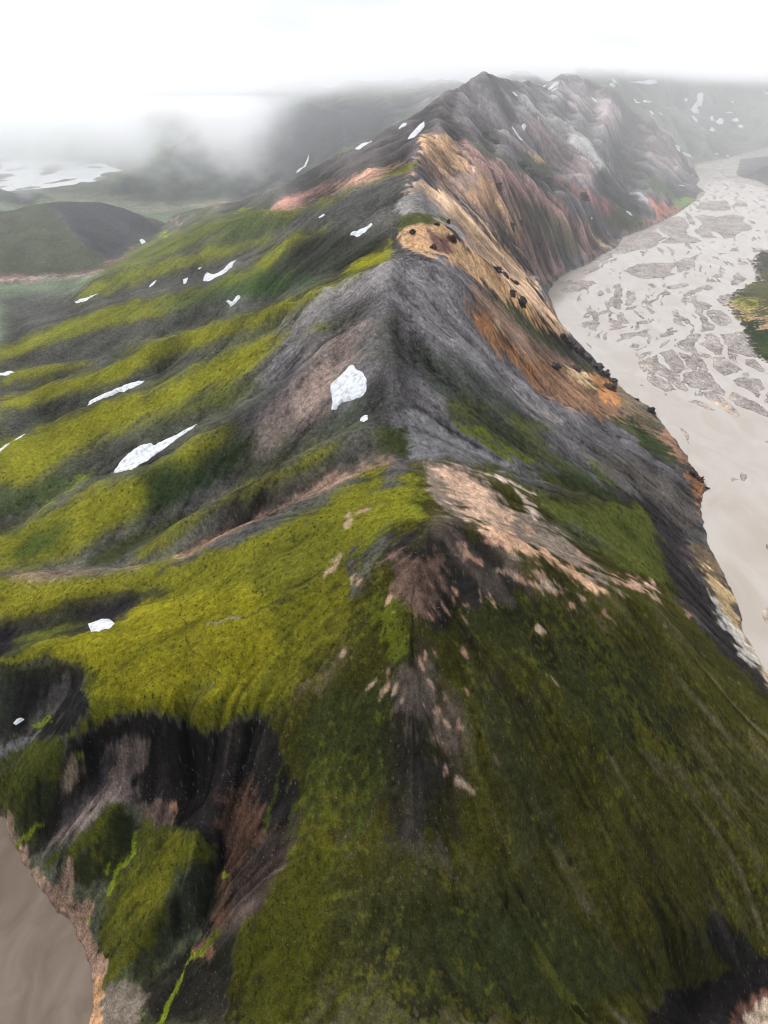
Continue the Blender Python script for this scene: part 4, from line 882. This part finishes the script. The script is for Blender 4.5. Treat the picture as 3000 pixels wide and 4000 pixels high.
# ------------------------------------------------------------------ ground meshes
XYZ = np.stack([X, Y, Z], -1).astype(np.float32)
def region_mesh(name, fmask, mt, label=None):
    ii, jj = np.nonzero(fmask)
    a = ii * NT + jj
    q = np.stack([a, a + NT, a + NT + 1, a + 1], 1)[:, ::-1]
    used, inv = np.unique(q.ravel(), return_inverse=True)
    me = bpy.data.meshes.new(name)
    me.vertices.add(len(used)); me.vertices.foreach_set('co', XYZ.reshape(-1, 3)[used].ravel())
    me.loops.add(q.size); me.loops.foreach_set('vertex_index', inv.astype(np.int32).ravel())
    me.polygons.add(len(q)); me.polygons.foreach_set('loop_start', np.arange(0, q.size, 4, dtype=np.int32))
    me.update(calc_edges=True)
    me.shade_smooth()
    ca = me.attributes.new('cover', 'FLOAT_COLOR', 'POINT')
    c4 = np.ones((len(used), 4), np.float32); c4[:, :3] = ALB.reshape(-1, 3)[used]
    ca.data.foreach_set('color', c4.ravel())
    me.materials.append(mt)
    o = bpy.data.objects.new(name, me); col.objects.link(o); o['kind'] = 'structure'
    if label: o['label'] = label
    return o
f = lambda A: A[:-1, :-1]
hillm = f((X < -500) & (Y > 1700) & (Y < 2620) & (Z0 > 12) & (X < -0.36 * Y + 60))
farL = f((Y > 2560) & (X < 0) & (Z0 > 9) & (DD > 2450)) & ~hillm
farR = f((DD > 3480) & (X > 0) & ~RIV)
rbm = f((RIV & ~bank)); rbl = f(RIVL)
bankm = f(bank)
floor_ = f(((X < -330) & (Z0 < 14) & (Y > 700)) | lake) & ~hillm & ~farL & ~rbl
rest = ~(hillm | farL | farR | rbm | rbl | bankm | floor_)
region_mesh('mountain_ridge', rest, GM)
region_mesh('riverbed', rbm, GM)
region_mesh('riverbed', rbl, GM)
region_mesh('river_bank', bankm & ~farR, GM)
region_mesh('valley_floor', floor_, GM)
region_mesh('dark_hill', hillm, GM)
region_mesh('distant_mountains', farL, GM)
region_mesh('distant_slopes', farR, GM)

def sheet(name, pts, z, mt):
    me = bpy.data.meshes.new(name); me.from_pydata([(x, y, z) for x, y in pts], [], [tuple(range(len(pts)))])
    me.materials.append(mt); me.update()
    o = bpy.data.objects.new(name, me); col.objects.link(o); o['kind'] = 'structure'
    if me.polygons[0].normal.z < 0: me.flip_normals()
    return o
sheet('river_water', [(20, 100), (3200, 100), (5200, 8000), (700, 8000), (150, 1700), (120, 900), (100, 300)], 0.0, WM)
sheet('river_water', [(-1200, 60), (-115, 60), (-130, 330), (-1200, 330)], 0.0, WL)
sheet('lake_water', [(-4200, 2700), (-850, 2700), (-700, 5200), (-4200, 5200)], -0.2, WK)
plain, n_, l_, b_ = mat('far_ground'); b_.inputs['Base Color'].default_value = (.08, .09, .06, 1); b_.inputs['Roughness'].default_value = 1
no_ = n_.new('ShaderNodeTexNoise'); no_.inputs['Scale'].default_value = 0.004
rp_ = n_.new('ShaderNodeValToRGB'); rp_.color_ramp.elements[0].color = (.05,.06,.04,1); rp_.color_ramp.elements[1].color = (.11,.12,.08,1)
tc_ = n_.new('ShaderNodeTexCoord'); l_.new(tc_.outputs['Object'], no_.inputs['Vector']); l_.new(no_.outputs[0], rp_.inputs[0]); l_.new(rp_.outputs[0], b_.inputs['Base Color'])
sheet('ground', [(-8500, -1200), (8500, -1200), (8500, 12400), (-8500, 12400)], -14.0, plain)

# ------------------------------------------------------------------ things lying on the ground: snow patches, rock outcrops
def ground_z(x, y):
    r = np.hypot(x, y - OY); t_ = np.arctan2(x, y - OY)
    return sample(Z, np.log(np.maximum(r, R0) / R0) / dlr, (t_ + TH) / dth)
def cast(px, py, tmin=220, tmax=8000, n=1400):
    """where the view line through a photo pixel first meets the ground"""
    px = np.atleast_1d(np.asarray(px, float)); py = np.atleast_1d(np.asarray(py, float))
    dx, dy, dz = ray(px, py)
    t = np.full(px.shape, tmin); prev = t.copy(); hit = np.zeros(px.shape, bool); res = np.full(px.shape, np.nan)
    fac = (tmax / tmin) ** (1.0 / n)
    for k in range(n):
        gx, gy, gz = dx * t, dy * t, CAM_Z + dz * t
        below = (gz < ground_z(gx, gy)) & ~hit
        if below.any():
            lo, hi = prev[below], t[below]
            bx, by, bz = dx[below], dy[below], dz[below]
            for _ in range(10):
                m_ = (lo + hi) / 2; b_ = CAM_Z + bz * m_ < ground_z(bx * m_, by * m_)
                hi = np.where(b_, m_, hi); lo = np.where(b_, lo, m_)
            res[below] = hi; hit |= below
        if hit.all(): break
        prev = t; t = t * fac
    return dx * res, dy * res, CAM_Z + dz * res, res

SM, sn_, sl_, sb_ = mat('snow')
sb_.inputs['Base Color'].default_value = (.55, .57, .60, 1); sb_.inputs['Roughness'].default_value = 0.7
_t = sn_.new('ShaderNodeTexCoord'); _n = sn_.new('ShaderNodeTexNoise'); _n.inputs['Scale'].default_value = 0.25; _n.inputs['Detail'].default_value = 6
_r = sn_.new('ShaderNodeValToRGB'); _r.color_ramp.elements[0].position = .3; _r.color_ramp.elements[0].color = (.24,.24,.25,1); _r.color_ramp.elements[1].position = .55; _r.color_ramp.elements[1].color = (.47,.49,.52,1)
sl_.new(_t.outputs['Object'], _n.inputs['Vector']); sl_.new(_n.outputs[0], _r.inputs[0]); sl_.new(_r.outputs[0], sb_.inputs['Base Color'])
_b = sn_.new('ShaderNodeBump'); _b.inputs['Strength'].default_value = .4; _b.inputs['Distance'].default_value = 1.0
sl_.new(_n.outputs[0], _b.inputs['Height']); sl_.new(_b.outputs[0], sb_.inputs['Normal'])

def r1(l): return [(a * .5, 110.6 + b * .5) for a, b in l]
def r2(l): return [(829.5 + a * .5, 110.6 + b * .5) for a, b in l]
def r3(l): return [(a * .5, 663.6 + b * .5) for a, b in l]
def r5(l): return [(a * .5, 1216.6 + b * .5) for a, b in l]
SNOW = [
 (r3([(1428,442),(1440,410),(1433,385),(1430,360),(1428,330),(1470,300),(1490,275),(1510,255),(1525,253),(1565,280),(1585,315),(1582,365),(1555,392),(1520,402),(1475,410),(1455,440)]), 'large rounded white snow patch on the grey slope just left of the ridge crest'),
 (r3([(1555,492),(1558,478),(1572,467),(1588,466),(1588,485),(1572,496)]), 'tiny white snow dot right below the large rounded snow patch by the crest'),
 (r3([(490,720),(495,700),(512,680),(550,635),(600,602),(650,583),(663,598),(700,580),(780,540),(862,496),(835,520),(780,560),(720,602),(640,662),(560,702)]), 'long broad snow patch with tapering upper tail in a mossy gully'),
 (r3([(372,427),(390,405),(430,380),(520,343),(600,318),(628,319),(600,335),(540,362),(430,402)]), 'thin straight snow strip between two mossy spurs above the long broad snow patch'),
 (r3([(-10,287),(45,275),(64,279),(40,293),(-10,298)]), 'small flat snow patch cut by the left picture edge, upper one of the two there'),
 (r3([(-10,618),(30,590),(46,586),(25,605),(-10,632)]), 'small snow sliver at the left picture edge below a reddish bank, lower one there'),
 (r3([(58,577),(85,558),(112,545),(104,553),(70,574)]), 'narrow snow sliver up and right from the lowest one at the left picture edge'),
 (r5([(380,262),(405,252),(430,243),(472,238),(497,262),(470,280),(440,290),(400,298),(386,280)]), 'snow patch in the dark gully that cuts the bright moss plateau'),
 (r5([(57,692),(70,675),(90,667),(105,676),(85,690),(72,700)]), 'small broken snow scrap in the dark basin at the lower left edge'),
 (r1([(877,990),(885,965),(900,956),(915,962),(945,955),(970,938),(990,920),(1020,902),(1002,935),(975,955),(940,975),(905,992)]), 'wedge of snow with a pointed upper end, largest on the far left spurs'),
 (r1([(792,1003),(793,985),(812,977),(808,995),(798,1006)]), 'small upright snow patch left of the snow wedge on the far left spurs'),
 (r1([(854,941),(862,934),(872,933),(862,943)]), 'tiny snow fleck above and left of the snow wedge on the far left spurs'),
 (r1([(642,1019),(660,998),(677,988),(670,1002),(650,1020)]), 'thin slanting snow streak low on a mossy spur, second left of the snow wedge'),
 (r1([(322,1083),(340,1073),(385,1060),(395,1054),(425,1047),(400,1062),(350,1086),(332,1089)]), 'snow streak at the toe of the spurs beside the green plain'),
 (r1([(975,1080),(986,1073),(1003,1082),(1020,1060),(1032,1053),(1041,1062),(1022,1086),(995,1104),(988,1090)]), 'small hooked snow patch on the brown slope below the snow wedge'),
 (r1([(1513,793),(1520,780),(1540,776),(1562,768),(1602,744),(1608,752),(1580,780),(1545,803)]), 'slipper-shaped snow patch on the dark shoulder left of the orange cliff'),
 (r1([(1376,719),(1388,708),(1403,702),(1400,711),(1384,720)]), 'tiny snow bit on the grey crest up and left of the slipper-shaped patch'),
 (r1([(602,816),(612,811),(622,815),(630,826),(612,834)]), 'small bright snow blob at the right foot of the dark rounded hill'),
 (r1([(1535,420),(1548,406),(1570,395),(1600,377),(1624,377),(1605,392),(1570,412),(1550,427)]), 'elongated snow patch on the left shoulder below the main peak'),
 (r1([(1277,528),(1292,508),(1310,498),(1326,470),(1335,444),(1334,470),(1320,497),(1305,508),(1288,522)]), 'thin curved snow gully on the dark cloudy mountain face'),
 (r1([(374,373),(390,360),(410,348),(398,362)]), 'faint thin snow streak on the misty far left mountain'),
 (r2([(103,380),(108,366),(122,350),(145,325),(174,302),(173,330),(150,355),(130,372)]), 'bright slanting snow patch near the crest under the main peak'),
 (r2([(62,337),(72,318),(85,310),(98,310),(94,322),(75,332)]), 'small snow patch left of the bright slanting one under the main peak'),
 (r2([(595,326),(598,316),(608,311),(616,322),(610,340),(600,343)]), 'small oval snow patch on the grey ravines right of the main peak'),
 (r2([(552,322),(562,332),(580,362),(603,388),(590,384),(568,355),(556,335)]), 'long thin snow trickle left of the small oval patch on the grey ravines'),
 (r2([(552,174),(565,178),(580,195),(566,192)]), 'small snow wedge close to the skyline just right of the main peak'),
 (r2([(707,168),(712,155),(725,146),(742,132),(757,131),(757,142),(735,158),(715,168)]), 'bright snow patch on the skyline saddle left of the brown summit'),
 (r2([(717,175),(735,163),(753,154),(748,163),(728,173)]), 'narrow snow band right under the bright saddle patch'),
 (r2([(684,156),(690,147),(701,144),(696,155)]), 'small snow spot left of the bright saddle patch'),
 (r2([(783,90),(800,84),(830,85),(828,95),(800,98)]), 'faint snow cap in the cloud on top of the round green hill'),
 (r2([(970,143),(985,136),(998,145),(993,159),(980,152)]), 'snow spot on the cloudy slope behind the brown summit, lower of a pair'),
 (r2([(983,117),(998,124),(1007,140),(995,138)]), 'short snow streak right above the lower snow spot behind the brown summit'),
 (r2([(1055,128),(1090,134),(1150,120),(1170,124),(1182,142),(1130,143),(1080,138)]), 'wide pale snowfield fading into the cloud at the upper right'),
 (r2([(1324,252),(1332,236),(1345,226),(1354,214),(1350,195),(1360,183),(1372,177),(1382,184),(1378,200),(1380,215),(1374,226),(1376,240),(1364,236),(1352,245),(1360,255),(1357,269),(1340,266)]), 'tall ragged snow gully, biggest on the far green slopes'),
 (r2([(1298,204),(1308,200),(1313,212),(1302,219)]), 'small snow dot left of the tall ragged snow gully'),
 (r2([(1076,205),(1084,206),(1090,216),(1108,222),(1100,226),(1086,222)]), 'thin bent snow strip on the far slope, left of a flat one'),
 (r2([(1119,213),(1126,209),(1140,214),(1162,219),(1140,222),(1120,221)]), 'flat snow strip right of the thin bent one on the far slope'),
 (r2([(1146,258),(1157,259),(1168,272),(1160,276),(1152,268)]), 'small snow patch on the rusty slope left of the tall snow gully'),
 (r2([(1184,262),(1194,266),(1206,275),(1196,273)]), 'thin snow sliver beside the small patch on the rusty slope'),
 (r2([(893,196),(906,204),(923,221),(908,215)]), 'faint slanting snow line on the flank of the brown summit'),
 (r2([(1326,278),(1340,282),(1352,295),(1358,308),(1346,304),(1336,292)]), 'slanting snow patch right below the tall ragged snow gully'),
 (r2([(1407,286),(1413,279),(1422,281),(1421,292),(1430,300),(1415,301)]), 'small snow patch touching the left of a rounder one on the far slope'),
 (r2([(1430,304),(1440,300),(1446,290),(1458,288),(1468,300),(1465,315),(1448,316),(1436,310)]), 'rounded bright snow patch, middle of the far green slope'),
 (r2([(1499,296),(1515,291),(1528,289),(1535,299),(1525,308),(1508,302)]), 'flat oval snow patch right of the rounded bright one'),
 (r2([(1526,322),(1538,317),(1550,319),(1554,327),(1543,334),(1534,329)]), 'small snow patch below the flat oval one at the far right'),
 (r2([(1402,339),(1410,335),(1416,326),(1424,334),(1433,345),(1418,348)]), 'small triangular snow patch below the rounded bright one'),
 (r2([(1256,405),(1266,404),(1278,412),(1281,424),(1277,436),(1268,428),(1262,414)]), 'upright snow patch on the dark spur above the far river bend'),
 (r2([(1287,437),(1300,438),(1320,446),(1334,457),(1315,456),(1298,448)]), 'slanting snow strip right below the upright one over the far river bend'),
 (r2([(1427,442),(1438,440),(1449,444),(1440,447)]), 'tiny snow fleck on the far bank, left of another tiny one'),
 (r2([(1477,451),(1485,448),(1493,453),(1484,455)]), 'tiny snow fleck nearest the far river channel'),
 (r2([(1044,690),(1058,691),(1068,700),(1075,711),(1062,709),(1052,700)]), 'small bright snow patch in the ravine above the gravel flat'),
 (r2([(893,722),(897,716),(902,722),(898,727)]), 'snow speck in the red ravine, lowest on the river side'),
 (r2([(1268,579),(1282,577),(1302,581),(1290,584)]), 'thin snow streak at the foot of the far purple spur'),
 (r2([(1470,264),(1490,262),(1512,264),(1490,268)]), 'thin flat snow line right of the tall ragged snow gully'),
 (r2([(1500,215),(1508,213),(1511,222),(1503,223)]), 'snow dot high on the far right slope under the cloud'),
 (r2([(1640,172),(1664,182),(1668,192),(1650,184)]), 'faint snow streak at the right picture edge under the cloud'),
]
def snow_patch(poly, label, k):
    P = np.array(poly, float); w_ = np.ptp(P[:, 0]); h_ = np.ptp(P[:, 1])
    n = int(np.clip(max(w_, h_) * 1.4, 14, 90)); step = max(w_, h_) / n
    pad = step * 2
    gx, gy = np.meshgrid(np.arange(P[:, 0].min() - pad, P[:, 0].max() + pad, step), np.arange(P[:, 1].min() - pad, P[:, 1].max() + pad, step), indexing='ij')
    wob = min(4.0, 0.05 * max(w_, h_) + 0.5)
    ux = gx + wob * fbm(gx / (wob * 5) + k * 7.7, gy / (wob * 5), 3, 7); uy = gy + wob * fbm(gx / (wob * 5) + k * 3.1, gy / (wob * 5) + 9, 3, 8)
    ins = in_poly(ux, uy, P); d = edge_dist(ux, uy, P) * np.where(ins, 1, -1)
    cx, cy = P.mean(0)
    wx, wy, wz, t = cast(gx.ravel(), gy.ravel())
    t = t.reshape(gx.shape)
    core = t[ins & (d > 0)] if (ins & (d > 0)).any() else t
    tm = np.nanmedian(core)
    ok = (d > -step * 0.7) & np.isfinite(t) & (np.abs(t - tm) < 0.16 * tm + 10)
    wx, wy, wz = (a.reshape(gx.shape) for a in (wx, wy, wz))
    pxm = tm / FOC
    th_ = np.clip(d * pxm * 0.5, -0.6, 0.9 + 0.4 * pxm) * 1.0
    ids = -np.ones(gx.shape, int); fc = []; vs = []
    ni, nj = gx.shape
    for i in range(ni - 1):
        for j in range(nj - 1):
            if ok[i, j] and ok[i + 1, j] and ok[i, j + 1] and ok[i + 1, j + 1]:
                if max(d[i, j], d[i+1, j], d[i, j+1], d[i+1, j+1]) <= 0: continue
                tt = (t[i, j], t[i + 1, j], t[i + 1, j + 1], t[i, j + 1])
                if max(tt) - min(tt) > 0.05 * tm + step * pxm * 12: continue
                q = []
                for (a, b) in ((i, j), (i + 1, j), (i + 1, j + 1), (i, j + 1)):
                    if ids[a, b] < 0:
                        ids[a, b] = len(vs); vs.append((float(wx[a, b]), float(wy[a, b]), float(wz[a, b] + th_[a, b] + 0.05 * pxm)))
                    q.append(int(ids[a, b]))
                fc.append(q[::-1])
    if not fc: return None
    V = np.array(vs); c = V.mean(0)
    lab = list(range(len(vs)))                      # keep the largest connected patch only
    def root(a):
        while lab[a] != a: lab[a] = lab[lab[a]]; a = lab[a]
        return a
    for q in fc:
        a = root(q[0])
        for b in q[1:]: lab[root(b)] = a
    cnt = {}
    for q in fc: cnt[root(q[0])] = cnt.get(root(q[0]), 0) + 1
    best = max(cnt, key=cnt.get); fc = [q for q in fc if root(q[0]) == best]
    use = sorted({a for q in fc for a in q}); rm = {a: i for i, a in enumerate(use)}
    V = V[use]; fc = [[rm[a] for a in q] for q in fc]
    me = bpy.data.meshes.new('snow_patch'); me.from_pydata([tuple(v) for v in (V - c)], [], fc); me.update()
    if sum(p.normal.z for p in me.polygons) < 0: me.flip_normals()
    me.shade_smooth()
    # give it an underside and rim so it is a solid slab
    bm = bmesh.new(); bm.from_mesh(me)
    be = [e for e in bm.edges if e.is_boundary]
    r = bmesh.ops.extrude_edge_only(bm, edges=be)
    for v in [g for g in r['geom'] if isinstance(g, bmesh.types.BMVert)]: v.co.z -= 1.2 + pxm * .6
    bm.to_mesh(me); bm.free()
    me.shade_smooth()
    me.materials.append(SM)
    o = bpy.data.objects.new('snow_patch', me); col.objects.link(o); o.location = c
    o['label'] = label; o['category'] = 'snow patch'; o['group'] = 'old snow patches left on the slopes'
    return o
for k, (poly, label) in enumerate(SNOW):
    if snow_patch(poly, label, k) is None: print('NO SNOW', label)

def rock_mat(name, ca, cb):
    m, n, l, b = mat(name)
    tc = n.new('ShaderNodeTexCoord'); no = n.new('ShaderNodeTexNoise'); no.inputs['Scale'].default_value = 0.5; no.inputs['Detail'].default_value = 8; no.inputs['Roughness'].default_value = .7
    cr = n.new('ShaderNodeValToRGB'); cr.color_ramp.elements[0].position = .35; cr.color_ramp.elements[1].position = .7
    cr.color_ramp.elements[0].color = ca + (1,); cr.color_ramp.elements[1].color = cb + (1,)
    l.new(tc.outputs['Object'], no.inputs['Vector']); l.new(no.outputs[0], cr.inputs[0]); l.new(cr.outputs[0], b.inputs['Base Color'])
    b.inputs['Roughness'].default_value = .95; b.inputs['Specular IOR Level'].default_value = .2
    bp = n.new('ShaderNodeBump'); bp.inputs['Distance'].default_value = .8; bp.inputs['Strength'].default_value = .9
    l.new(no.outputs[0], bp.inputs['Height']); l.new(bp.outputs[0], b.inputs['Normal'])
    return m
RK = rock_mat('dark_rock', (.018, .015, .015), (.080, .066, .062)); RK2 = rock_mat('purple_rock', (.03, .018, .015), (.11, .068, .055))
# photo x, y, width, height (photo pixels), purple?, label
ROCKS = [
 (968,478,9,18,0,'lone dark pinnacle standing on the pale orange slope near the crest'),
 (892,500,12,14,1,'squat purple-brown knob at the left end of the orange cliff'),
 (944,482,10,7,0,'low dark knob at the top edge of the orange cliff'),
 (936,532,12,16,1,'purple-brown streaked rib in the middle of the orange cliff'),
 (975,512,18,16,1,'broad purple outcrop on the right part of the orange cliff'),
 (1072,578,22,14,0,'low dark outcrop, uppermost of the row down the orange spur'),
 (1090,592,16,12,0,'small dark outcrop, second in the row down the orange spur'),
 (1110,607,14,16,0,'pointed dark outcrop in the middle of the row down the orange spur'),
 (1104,630,16,11,1,'purple outcrop left below the pointed one on the orange spur'),
 (1124,648,20,22,0,'large blocky outcrop, lowest of the row down the orange spur'),
 (1171,692,9,9,1,'small reddish tooth alone on the orange slope near the river'),
 (1216,727,18,18,0,'tall black crag, leftmost in the jagged black row above the river'),
 (1228,741,22,26,0,'largest black crag in the jagged row above the river'),
 (1242,751,14,16,1,'reddish-black crag right of the largest one above the river'),
 (1253,760,16,22,0,'spiky black crag at the right of the jagged row above the river'),
 (1268,773,22,14,0,'low black rock wall continuing right of the spiky crag'),
 (1288,790,26,12,0,'long low black wall along the cliff edge by the river'),
 (1306,806,22,14,0,'dark wall piece with a steep end above the river, lower right of the long wall'),
 (1324,822,18,12,0,'last low dark rock of the wall before the orange bluff'),
 (1200,788,22,12,0,'dark outcrop on the slope left of the pale yellow scar'),
 (1243,795,26,14,0,'wide grey-black outcrop above the pale yellow scar'),
 (1318,836,24,22,1,'big dark red crag amid the orange bluff'),
 (1376,862,8,6,0,'tiny dark tooth on the cliff edge by the smooth river water'),
 (1406,884,15,22,0,'dark tower on the cliff edge where the bank turns'),
 (1495,1020,18,16,0,'black crag above the rusty point that juts into the river'),
 (1512,1034,16,14,1,'brown-black crag on the shoulder of the rusty point'),
 (1526,1053,10,8,0,'small dark tip at the very end of the rusty point'),
 (1104,484,16,15,0,'dark lump in place of a shaded cavity in the tan face, left of the larger one'),  # solid lump added for the shade of a cavity
 (1162,524,17,20,0,'larger dark lump in place of a shaded cavity low on the tan face'),  # likewise a lump added for a cavity's darkness
 (1125,478,12,12,1,'purple knob between the two dark cavity lumps of the tan face'),
 (1074,398,20,14,1,'purple-grey head of the tan rib under the long dark spur'),
 (1046,290,22,20,0,'dark rocky head at the top of the long spur below the peak'),
 (1066,303,18,14,0,'jagged dark rock right of the rocky spur head'),
 (1122,352,26,16,0,'dark crag halfway down the long spur'),
 (1146,368,24,14,0,'dark crag right below the halfway crag of the long spur'),
 (1178,385,26,16,0,'dark crag where the long spur flattens out'),
 (1262,420,20,14,0,'dark crag low on the long spur near its red foot'),
 (1056,163,14,10,0,'dark summit rock on the main peak'),
]
rnd = random.Random(4)
def rock(px, py, w_, h_, purple, label):
    x, y, z, t = (float(a[0]) for a in cast([px], [py + h_ * .3]))
    if not math.isfinite(t): return
    s = t / FOC; W_, H_ = w_ * s, h_ * s / 0.85
    bm = bmesh.new(); bmesh.ops.create_icosphere(bm, subdivisions=4, radius=1.0)
    off = Vector((rnd.uniform(0, 50), rnd.uniform(0, 50), rnd.uniform(0, 50)))
    spires = [(rnd.uniform(-.7, .7), rnd.uniform(-.5, .5), rnd.uniform(.25, .8), rnd.uniform(.15, .3)) for _ in range(5)]
    for v in bm.verts:
        p = v.co.copy()
        q = Vector([math.copysign(abs(a) ** .62, a) for a in p])
        c1_ = mnoise.cell(q * 1.7 + off); c2_ = mnoise.cell(q * 3.9 - off); n1 = mnoise.noise(p * 1.3 + off); n2 = 1 - 2 * abs(mnoise.noise(p * 2.7 + off))
        r_ = .62 + .42 * n1 + .26 * c1_ + .15 * c2_ + .20 * n2
        v.co = Vector((q.x * r_ * W_ * .60, q.y * r_ * W_ * .60, q.z * r_ * H_ * .56))
    me = bpy.data.meshes.new('rock_outcrop'); bm.to_mesh(me); bm.free()
    me.materials.append(RK2 if purple else RK)
    o = bpy.data.objects.new('rock_outcrop', me); col.objects.link(o)
    o.location = (x, y, z - H_ * .06); o.rotation_euler = (0, 0, rnd.uniform(-.5, .5))
    o['label'] = label; o['category'] = 'rock'; o['group'] = 'dark rock outcrops on the coloured slopes'
for r_ in ROCKS: rock(*r_)

# loose stones on the scree: too many to count
def stones():
    bm = bmesh.new(); R = random.Random(8)
    zones = [(300,560,1650,1760,260), (480,640,1640,1980,420), (830,960,1180,1360,520), (120,260,1600,1800,260), (1000,1500,1150,1900,160), (560,1000,1400,2100,260), (420,470,1980,2060,60)]
    pts = []
    for x0, x1, y0, y1, n in zones:
        for _ in range(n): pts.append((R.uniform(x0, x1), R.uniform(y0, y1)))
    P = np.array(pts); gx, gy, gz, t = cast(P[:, 0], P[:, 1])
    vs, fs = [], []
    for x, y, z, tt in zip(gx, gy, gz, t):
        if not math.isfinite(tt): continue
        s = R.uniform(.12, .42) * (0.5 + R.random() ** 3)
        b = len(vs)
        for k in range(5):
            a = k * 2 * math.pi / 5 + R.random(); q = s * R.uniform(.7, 1.2)
            vs.append((x + q * math.cos(a), y + q * math.sin(a), z - .1 * s))
        vs.append((x + R.uniform(-.3, .3) * s, y + R.uniform(-.3, .3) * s, z + s * R.uniform(.7, 1.1)))
        for k in range(5): fs.append((b + k, b + (k + 1) % 5, b + 5))
    me = bpy.data.meshes.new('scree_stones'); me.from_pydata(vs, [], fs); me.materials.append(rock_mat('stone', (.05,.04,.035), (.17,.12,.095)))
    o = bpy.data.objects.new('scree_stones', me); col.objects.link(o); o['kind'] = 'stuff'
stones()

# ------------------------------------------------------------------ haze and low cloud
def box(name, lo, hi, mt):
    v = [(x, y, z) for x in (lo[0], hi[0]) for y in (lo[1], hi[1]) for z in (lo[2], hi[2])]
    fcs = [(0, 1, 3, 2), (4, 6, 7, 5), (0, 4, 5, 1), (2, 3, 7, 6), (0, 2, 6, 4), (1, 5, 7, 3)]
    me = bpy.data.meshes.new(name); me.from_pydata(v, [], fcs); me.materials.append(mt)
    o = bpy.data.objects.new(name, me); col.objects.link(o); o['kind'] = 'stuff'
    return o
def vol_mat(name, dens, color, aniso=0.2):
    m = bpy.data.materials.new(name); m.use_nodes = True
    n = m.node_tree.nodes; n.clear(); l = m.node_tree.links
    out = n.new('ShaderNodeOutputMaterial'); pv = n.new('ShaderNodeVolumePrincipled')
    pv.inputs['Color'].default_value = color + (1,); pv.inputs['Density'].default_value = dens; pv.inputs['Anisotropy'].default_value = aniso
    l.new(pv.outputs[0], out.inputs['Volume'])
    return m, n, l, pv
hm, _, _, _ = vol_mat('haze', 0.000008, (0.93, 0.965, 1.0), 0.0)
box('haze', (-9500, -1500, -16), (9500, 12600, 474), hm)
def cloud_mat(name, kind):
    m, n, l, pv = vol_mat(name, 0.004, (0.995, 0.998, 1.0), 0.0)
    tc = n.new('ShaderNodeTexCoord'); sx = n.new('ShaderNodeSeparateXYZ'); l.new(tc.outputs['Object'], sx.inputs[0])
    def M(op, a, b=None, c=None):
        q = n.new('ShaderNodeMath'); q.operation = op
        for i, v in enumerate((a, b, c)):
            if v is None: continue
            if isinstance(v, (int, float)): q.inputs[i].default_value = v
            else: l.new(v, q.inputs[i])
        return q.outputs[0]
    def ramp(v, a, b, lo=0.0, hi=1.0, smooth=True):
        q = n.new('ShaderNodeMapRange'); q.interpolation_type = 'SMOOTHSTEP' if smooth else 'LINEAR'
        q.inputs['From Min'].default_value = a; q.inputs['From Max'].default_value = b; q.inputs['To Min'].default_value = lo; q.inputs['To Max'].default_value = hi
        l.new(v, q.inputs['Value']); return q.outputs[0]
    def noise(sc_, det, stretch=(1, 1, 1)):
        mp = n.new('ShaderNodeMapping'); mp.inputs['Scale'].default_value = stretch; l.new(tc.outputs['Object'], mp.inputs[0])
        q = n.new('ShaderNodeTexNoise'); q.inputs['Scale'].default_value = sc_; q.inputs['Detail'].default_value = det; q.inputs['Roughness'].default_value = 0.6
        l.new(mp.outputs[0], q.inputs['Vector']); return q.outputs[0]
    x, y, z = sx.outputs
    if kind == 'bank':
        base = M('ADD', ramp(x, -500, 700, 352, 440, False), M('MULTIPLY', M('SUBTRACT', y, 2500), -0.042))
        nz = M('MULTIPLY', M('SUBTRACT', noise(0.0016, 5, (1, 1, 1.6)), 0.5), 200)
        s = M('ADD', M('SUBTRACT', z, base), nz)
        d = M('MULTIPLY', M('POWER', ramp(s, -30, 150, 0, 1), 1.4), 0.006)
        d = M('MULTIPLY', d, M('SUBTRACT', 1.0, M('MULTIPLY', ramp(z, 300, 440), ramp(x, 900, -400))))
        d = M('MULTIPLY', d, ramp(y, 2350, 2750))
        fogl = M('MULTIPLY', M('MULTIPLY', ramp(x, -1000, -1800), ramp(y, 2700, 4300)), ramp(noise(0.0014, 5), 0.30, 0.60, .25, 1))
        d = M('ADD', d, M('MULTIPLY', fogl, 0.0013))
        d = M('ADD', d, M('MULTIPLY', ramp(y, 350, 2600, smooth=False), 0.000175))
    else:
        nz = noise(0.0034, 6, (1, 1, 1.4))
        s = M('ADD', nz, M('MULTIPLY', M('SUBTRACT', z, 120), 0.0009))
        d = M('MULTIPLY', M('POWER', ramp(s, 0.50, 0.74), 1.3), 0.0055)
        for ax, a, b in ((y, 2300, 2450), (x, -1750, -1300), (z, 30, 90)):
            d = M('MULTIPLY', d, ramp(ax, a, b))
        for ax, a, b in ((x, -250, -550), (y, 3300, 3050)):
            d = M('MULTIPLY', d, ramp(ax, b, a, 1, 0))
    l.new(d, pv.inputs['Density'])
    m.cycles.volume_step_rate = 0.22 if kind == 'bank' else 0.4
    return m
box('cloud_bank', (-7000, 800, -12), (8000, 12300, 470), cloud_mat('cloud_bank', 'bank'))
box('low_cloud', (-1800, 2300, 25), (-150, 3300, 340), cloud_mat('low_cloud', 'wisp'))
